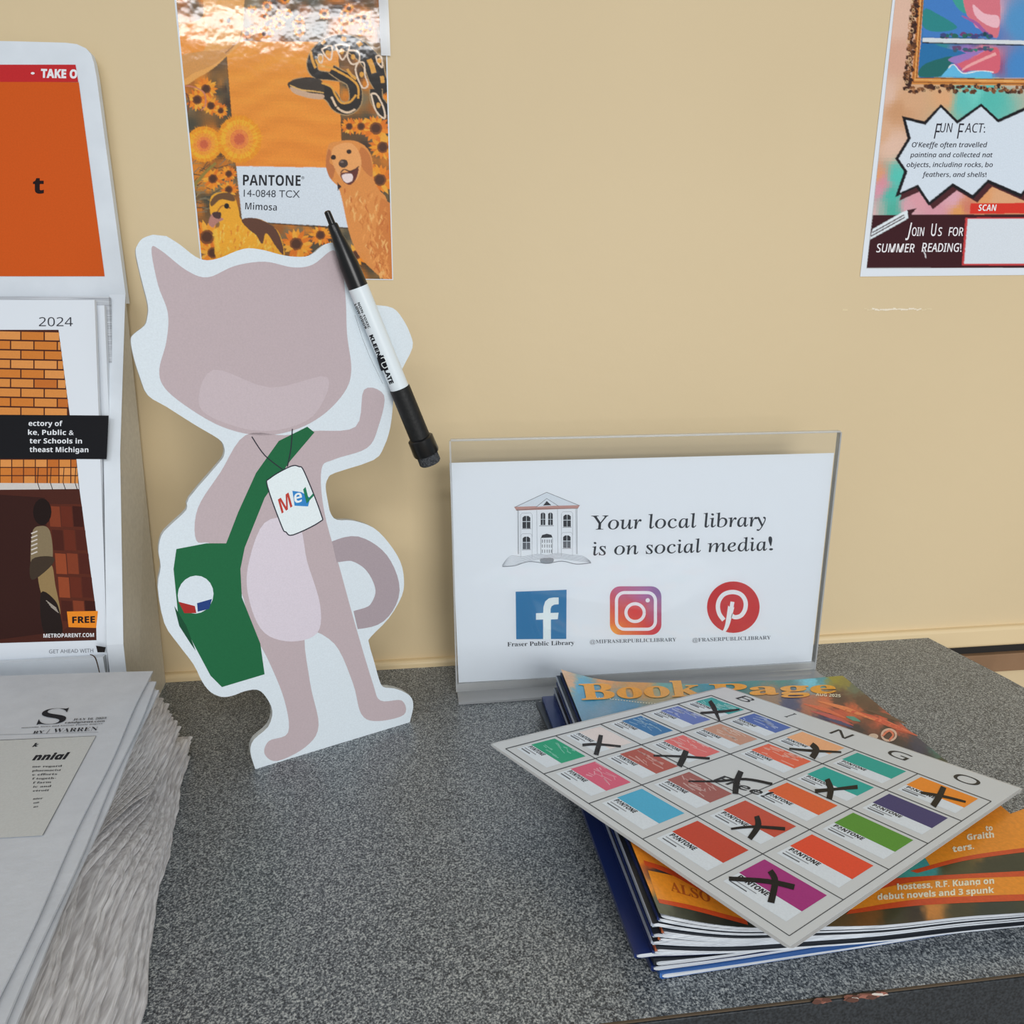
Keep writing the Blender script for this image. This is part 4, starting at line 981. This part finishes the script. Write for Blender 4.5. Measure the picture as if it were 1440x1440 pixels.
for i in range(nU-1):
    magazine('magazine', fr[i], fr[i+1], rn.uniform(-.003, .0008)+(.001 if i % 2 else -.001), rn.uniform(-.0015, .001), rn.uniform(.002, .022)*(1-i/9), cvs[i],
             '%s of the white-edged painted-cover magazines in the pile' % ords[i] if i != 4 else 'middle one of the white-edged painted-cover magazines in the pile')
root, zzt = magazine('magazine', fr[nU-1], 1.0, 0, 0, 0, None, 'top magazine with painted orange and teal cover, under the bingo card', top=True)
def ztop(x, y): return HT*gprof(x)+.0003+wave(x, y)+.0001
MF = Field(ztop)
cvp = [(785, 945, (214, 168, 128)), (800, 960, (206, 160, 120)), (830, 975, (60, 150, 190)), (815, 965, (70, 160, 196)), (850, 1010, (110, 160, 186)), (880, 1000, (80, 150, 186)), (810, 1000, (90, 150, 180)), (900, 960, (206, 150, 80)), (850, 950, (214, 150, 90)), (950, 990, (170, 150, 110)), (940, 950, (90, 160, 160)),
       (1000, 952, (50, 140, 160)), (1050, 948, (60, 130, 130)), (1100, 946, (70, 130, 120)), (1150, 952, (80, 150, 160)), (1143, 957, (120, 200, 220)), (1175, 950, (150, 140, 50)), (1190, 955, (140, 130, 60)), (1205, 966, (100, 110, 90)), (1110, 990, (70, 70, 100)), (1085, 985, (150, 120, 90)), (1140, 990, (180, 110, 80)),
       (1180, 985, (84, 60, 50)), (1210, 985, (90, 66, 50)), (1200, 1000, (200, 96, 60)), (1160, 990, (206, 110, 70)), (1240, 1010, (206, 90, 64)), (1180, 1005, (196, 84, 60)), (1265, 1025, (190, 86, 64)), (1230, 1000, (84, 60, 46)), (1270, 1005, (80, 60, 46)), (1160, 1012, (60, 56, 90)), (1200, 1030, (44, 40, 50)), (1260, 1040, (60, 50, 50)),
       (1250, 1020, (60, 50, 44)), (1300, 1040, (60, 60, 80)), (1290, 1055, (50, 54, 80)), (1320, 1050, (70, 130, 120)), (1340, 1060, (60, 70, 60)), (1300, 1070, (44, 50, 56)), (1350, 1080, (70, 80, 40)), (1370, 1085, (80, 90, 50)), (1330, 1075, (56, 64, 44)), (1280, 1060, (40, 42, 60)),
       (880, 1180, (226, 140, 40)), (900, 1200, (226, 140, 40)), (925, 1222, (60, 56, 56)), (940, 1228, (50, 44, 44)), (920, 1212, (214, 90, 40)), (930, 1270, (90, 96, 80)), (960, 1285, (60, 66, 56)), (1040, 1300, (40, 44, 40)), (1000, 1285, (50, 52, 44)), (905, 1250, (226, 140, 40)), (1060, 1295, (50, 50, 44)),
       (1120, 1280, (60, 70, 40)), (1190, 1275, (100, 80, 50)), (1220, 1285, (120, 80, 40)), (1260, 1285, (60, 60, 40)), (1290, 1285, (50, 44, 36)), (1310, 1278, (200, 130, 60)), (1350, 1275, (60, 60, 44)), (1395, 1275, (36, 52, 50)), (1300, 1220, (60, 150, 150)), (1290, 1228, (70, 160, 150)), (1340, 1220, (70, 70, 44)), (1395, 1220, (50, 56, 44)), (1420, 1220, (50, 56, 44)),
       (1380, 1180, (226, 140, 44)), (1400, 1150, (226, 140, 44)), (1150, 1150, (60, 90, 100)), (1250, 1100, (60, 60, 70)), (1050, 1050, (90, 110, 120))]
cf = idw(cvp, 4.0, 3)
def unproj(P):
    d = np.array(P)-CAM; z = d@FW; return 720+F*(d@RX)/z, 720-F*(d@UP)/z
random.seed(77)
vs = []; fs = []; cs_ = []; nxg, nyg = 130, 110
for j in range(nyg+1):
    for i in range(nxg+1):
        a = (WD+.0004)*i/nxg; b = -.0001+(LN+.0003)*j/nyg; x = XS+a; y = YF+b; P_ = (x, y, ztop(x, y)+.00005); vs.append(P_); u_, v_ = unproj(P_); cs_.append(pc(cf(u_, v_)))
for j in range(nyg):
    for i in range(nxg): q = j*(nxg+1)+i; fs.append((q, q+1, q+nxg+2, q+nxg+1))
me = mesh('front_cover', vs, fs); ca = me.color_attributes.new('Col', 'FLOAT_COLOR', 'POINT'); ca.data.foreach_set('color', [v for c in cs_ for v in c])
GC = ink_mat('glossy_cover_ink', .35, .5, grain=.08, gscale=500, coat=.15)
link('front_cover', me, GC, root)
p = Print(MF)
EPS_OLD = EPS
def strip(top, bot, c, layer, n=14):
    T_ = cat_rom(top, False, n); B_ = cat_rom(bot, False, n); m = min(len(T_), len(B_)); T_ = T_[:m]; B_ = B_[:m]
    rows = 4; pts = []
    for r in range(rows+1):
        for i in range(m): pts.append((T_[i][0]+(B_[i][0]-T_[i][0])*r/rows, T_[i][1]+(B_[i][1]-T_[i][1])*r/rows))
    p._add([q if True else 0 for q in pts], [(r*m+i, r*m+i+1, (r+1)*m+i+1, (r+1)*m+i) for r in range(rows) for i in range(m-1)], pc(c), layer)
org = (226, 140, 38); red = (200, 74, 34); cream = (232, 222, 196)
# title
p.text('Book', (818, 985), (988, 979), 23, (232, 158, 44), 11, 'serifb', .012, up=(-.2, -1))
p.text('Page', (1000, 979), (1177, 975), 17, (232, 158, 44), 8, 'serifb', .012, up=(-.2, -1))
p.build('title_lettering', GC, root); p = Print(MF)
p.text('AUG 2025', (1147, 979), (1182, 981), 4, cream, 6, 'sansb')
for i in range(34):
    p.disc((827+i*3.9, 979.5+i*.47-max(0, i-20)*.25), 1.1, .7, cream, 6, n=6)
# painted streaks
random.seed(13)
for (x, y, L_, c_) in ((1130, 990, 60, (214, 104, 70)), (1150, 986, 80, (226, 130, 80)), (1180, 996, 90, (206, 84, 60)), (1210, 1006, 70, (220, 110, 76)), (1240, 1018, 50, (196, 90, 64)), (1140, 1000, 60, (190, 84, 80)), (1160, 1010, 40, (70, 70, 110)), (1190, 1008, 20, (80, 150, 130)), (1215, 998, 60, (96, 70, 54))):
    p.line([(x, y), (x+L_*.5, y+L_*.14), (x+L_, y+L_*.34)], [1, 6, 1], c_, 3, True)
p.ring((1250, 1034), 10, 8, 3, (214, 180, 160), 5, 20); p.line([(1240, 1036), (1250, 1028), (1256, 1034), (1250, 1042)], 3, (220, 120, 90), 5, True); p.disc((1228, 1036), 7, 4, (206, 180, 160), 5)
# lower left bands
strip([(893, 1190), (930, 1205), (1000, 1240)], [(906, 1210), (945, 1225), (1010, 1262)], org, 2); strip([(905, 1210), (945, 1224), (1010, 1260)], [(908, 1217), (947, 1232), (1012, 1268)], red, 2.4)
strip([(911, 1224), (960, 1236), (1030, 1268)], [(925, 1266), (975, 1276), (1050, 1296)], org, 2); strip([(925, 1264), (975, 1274), (1050, 1294)], [(927, 1270), (977, 1281), (1052, 1301)], red, 2.4)
p.text('ALSO', (944, 1253), (1000, 1270), 14, (170, 84, 30), 5, 'serifb', 0, up=(-.2, -1))
# lower right bands
strip([(1280, 1225), (1360, 1204), (1460, 1190)], [(1290, 1228), (1360, 1210), (1460, 1196)], red, 2.4)
strip([(1300, 1205), (1330, 1180), (1460, 1130)], [(1310, 1221), (1370, 1203), (1460, 1190)], org, 2)
strip([(1200, 1262), (1290, 1240), (1460, 1232)], [(1195, 1282), (1300, 1266), (1460, 1258)], org, 2)
strip([(1210, 1240), (1290, 1233), (1460, 1224)], [(1200, 1262), (1290, 1240), (1460, 1232)], red, 2.3); strip([(1195, 1280), (1300, 1264), (1460, 1257)], [(1190, 1286), (1300, 1273), (1460, 1266)], red, 2.4)
p.text('hostess, R.F. Kuang on', (1262, 1252), (1398, 1243), 8, cream, 5, 'sansb', .02)
p.text('debut novels and 3 spunk', (1234, 1266), (1398, 1256), 8, cream, 5, 'sansb', .02)
p.text('to', (1386, 1169), (1396, 1168), 7, cream, 5, 'sansb', .02); p.text('Graith', (1360, 1182), (1398, 1178), 8, cream, 5, 'sansb', .02); p.text('ters.', (1340, 1199), (1370, 1194), 8, cream, 5, 'sansb', .02)
p.build('printed_cover', GC, root)

# ------------------------------------------------------------------ laminated bingo card
CP = Plane((XS, 0, .0452), (.075, 0, 1))
cdq = [(1019, 966), (1440, 1110), (1112, 1337), (687, 1047)]
cq = [CP.hit(*q) for q in cdq]
cen = sum(cq)/4
bc = thing('bingo_card', tuple(cen), 'laminated bingo card of colour swatches with black crosses, lying across the magazines', 'card')
def rounded(q, r=.004):
    o = []
    for i in range(4):
        a_, b_, c_ = q[i-1], q[i], q[(i+1) % 4]; d1 = (a_-b_)/np.linalg.norm(a_-b_); d2 = (c_-b_)/np.linalg.norm(c_-b_)
        for t in np.linspace(0, 1, 5): o.append(b_+d1*r*(1-t)**2+d2*r*t**2)
    return o
prism('laminate_film', rounded(cq), CP.n*.0004, M['film'], bc)
ins = [cen+(q-cen)*.985+CP.n*.0001 for q in cq]
prism('sheet', ins, CP.n*.00035, mat('grey_card_paper', (196, 200, 204), .35, .5), bc)
CT = Plane(CP.o+CP.n*.00046, CP.n)
INKL = ink_mat('laminated_ink', .45, .25, grain=.04, coat=.12)
gq = [(1000, 978), (1394, 1127), (1110, 1316), (711, 1053)]
def homog(dst):
    Aa = []; bb = []
    for (x, y), (u_, v_) in zip(((0, 0), (5, 0), (5, 5), (0, 5)), dst):
        Aa.append([x, y, 1, 0, 0, 0, -u_*x, -u_*y]); bb.append(u_); Aa.append([0, 0, 0, x, y, 1, -v_*x, -v_*y]); bb.append(v_)
    h = np.linalg.solve(np.array(Aa, float), np.array(bb, float)); return h
HG = homog(gq)
def G2(s_, t_):
    w_ = HG[6]*s_+HG[7]*t_+1; return ((HG[0]*s_+HG[1]*t_+HG[2])/w_, (HG[3]*s_+HG[4]*t_+HG[5])/w_)
p = Print(CT)
for k in range(6):
    p.line([G2(0, k), G2(5, k)], 1.3, (70, 74, 78), 1); p.line([G2(k, 0), G2(k, 5)], 1.3, (70, 74, 78), 1)
p.build('printed_grid', INKL, bc)
for ch, s0, s1 in (('B', .36, .64), ('I', 1.47, 1.53), ('N', 2.36, 2.66), ('G', 3.34, 3.66), ('O', 4.34, 4.68)):
    a_, b_ = G2(s0, -.30), G2(s1, -.30); u_ = np.array(G2((s0+s1)/2, -.6))-np.array(G2((s0+s1)/2, -.3))
    p = Print(CT); p.text(ch, a_, b_, np.linalg.norm(u_)*1.05, (34, 36, 40), 2, 'sans', 0, up=u_); p.build('letter', INKL, bc)
u_ = np.array(G2(2.5, 2.3))-np.array(G2(2.5, 2.6)); p = Print(CT)
p.text('Free!', (1003, 1097), (1074, 1121), 17, (34, 36, 40), 2, None, .012, up=u_); p.build('free_lettering', INKL, bc)
cols = [[(50, 156, 158), (72, 100, 172), (236, 168, 124), (28, 156, 146), (230, 136, 38)],
        [(96, 116, 182), (190, 142, 122), (220, 98, 70), (28, 160, 152), (62, 58, 108)],
        [(48, 112, 166), (216, 108, 108), None, (216, 96, 50), (84, 142, 50)],
        [(218, 208, 208), (170, 84, 74), (156, 92, 88), (190, 76, 58), (220, 74, 46)],
        [(28, 154, 116), (208, 92, 120), (74, 168, 206), (190, 66, 46), (158, 44, 120)]]
scr = {(0, 0), (0, 1), (1, 0), (2, 0), (1, 1), (2, 1), (3, 1), (3, 2), (4, 0), (4, 1), (1, 2)}
random.seed(17)
for r in range(5):
    for c in range(5):
        k = cols[r][c]
        if k is None: continue
        p = Print(CT)
        q = lambda s_, t_: G2(c+s_, r+t_)
        p.poly([q(.08, .56), q(.86, .56), q(.86, .84), q(.08, .84)], (210, 218, 228), 1)
        p.poly([q(.08, .08), q(.86, .08), q(.86, .56), q(.08, .56)], k, 1.2)
        u_ = np.array(q(.3, .3))-np.array(q(.3, .5))
        hh = np.linalg.norm(u_)
        p.text('PANTONE', q(.12, .66), q(.50, .66), hh*.42, (40, 42, 48), 2, 'sansb', .02, up=u_)
        p.line([q(.12, .715), q(.42, .715)], 1.3, (140, 144, 152), 2); p.line([q(.12, .775), q(.34, .775)], 1.6, (90, 94, 102), 2)
        if (r, c) in scr:
            for i in range(15):
                s0, t0 = random.uniform(.1, .6), random.uniform(.1, .5); ln_ = random.uniform(.06, .26)
                p.line([q(s0, t0), q(min(.84, s0+ln_), max(.1, min(.54, t0+random.uniform(-.06, .08))))], random.uniform(.6, 1.8), tuple(min(235, v*.55+105) for v in k), 2.2)
        o = p.build('colour_swatch', INKL, bc)
blk = (10, 9, 11)
crosses = [([(985, 1003), (1015, 1001), (1040, 998)], [3, 4, 2.5], [(998, 986), (1004, 996), (1012, 1014)], [5, 7, 2]),
           ([(819, 1048), (840, 1047), (873, 1050)], [4, 3.5, 3], [(845, 1034), (842, 1048), (838, 1062)], [6, 7, 7]),
           ([(919, 1063), (955, 1064), (998, 1067)], [2.5, 3, 3.5], [(965, 1056), (961, 1066), (955, 1078)], [8, 9, 8]),
           ([(1110, 1053), (1140, 1056), (1183, 1058)], [2.5, 4, 2.5], [(1141, 1047), (1148, 1055), (1142, 1066)], [7, 9, 9]),
           ([(968, 1099), (1010, 1099), (1048, 1096), (1086, 1103)], [2, 3, 3.5, 4], [(1042, 1085), (1036, 1100), (1034, 1117)], [8, 9, 8]),
           ([(1146, 1113), (1176, 1110), (1206, 1107)], [6, 4, 6], [(1163, 1096), (1168, 1110), (1166, 1124)], [7, 9, 8]),
           ([(1295, 1115), (1325, 1120), (1358, 1128)], [4, 4, 3], [(1327, 1107), (1321, 1120), (1312, 1134)], [8, 9, 9]),
           ([(1028, 1166), (1060, 1163), (1104, 1166)], [3, 4, 5], [(1064, 1148), (1066, 1162), (1054, 1180)], [7, 9, 7]),
           ([(1025, 1236), (1080, 1240), (1117, 1248)], [6, 7, 8], [(1083, 1225), (1090, 1240), (1084, 1270)], [8, 9, 10])]
for a_, wa, b_, wb in crosses:
    p = Print(CT); p.line(a_, wa, blk, 4, True); p.line(b_, wb, blk, 4.6, True)
    p.build('marker_cross', INKL, bc)
bpy.context.view_layer.update()
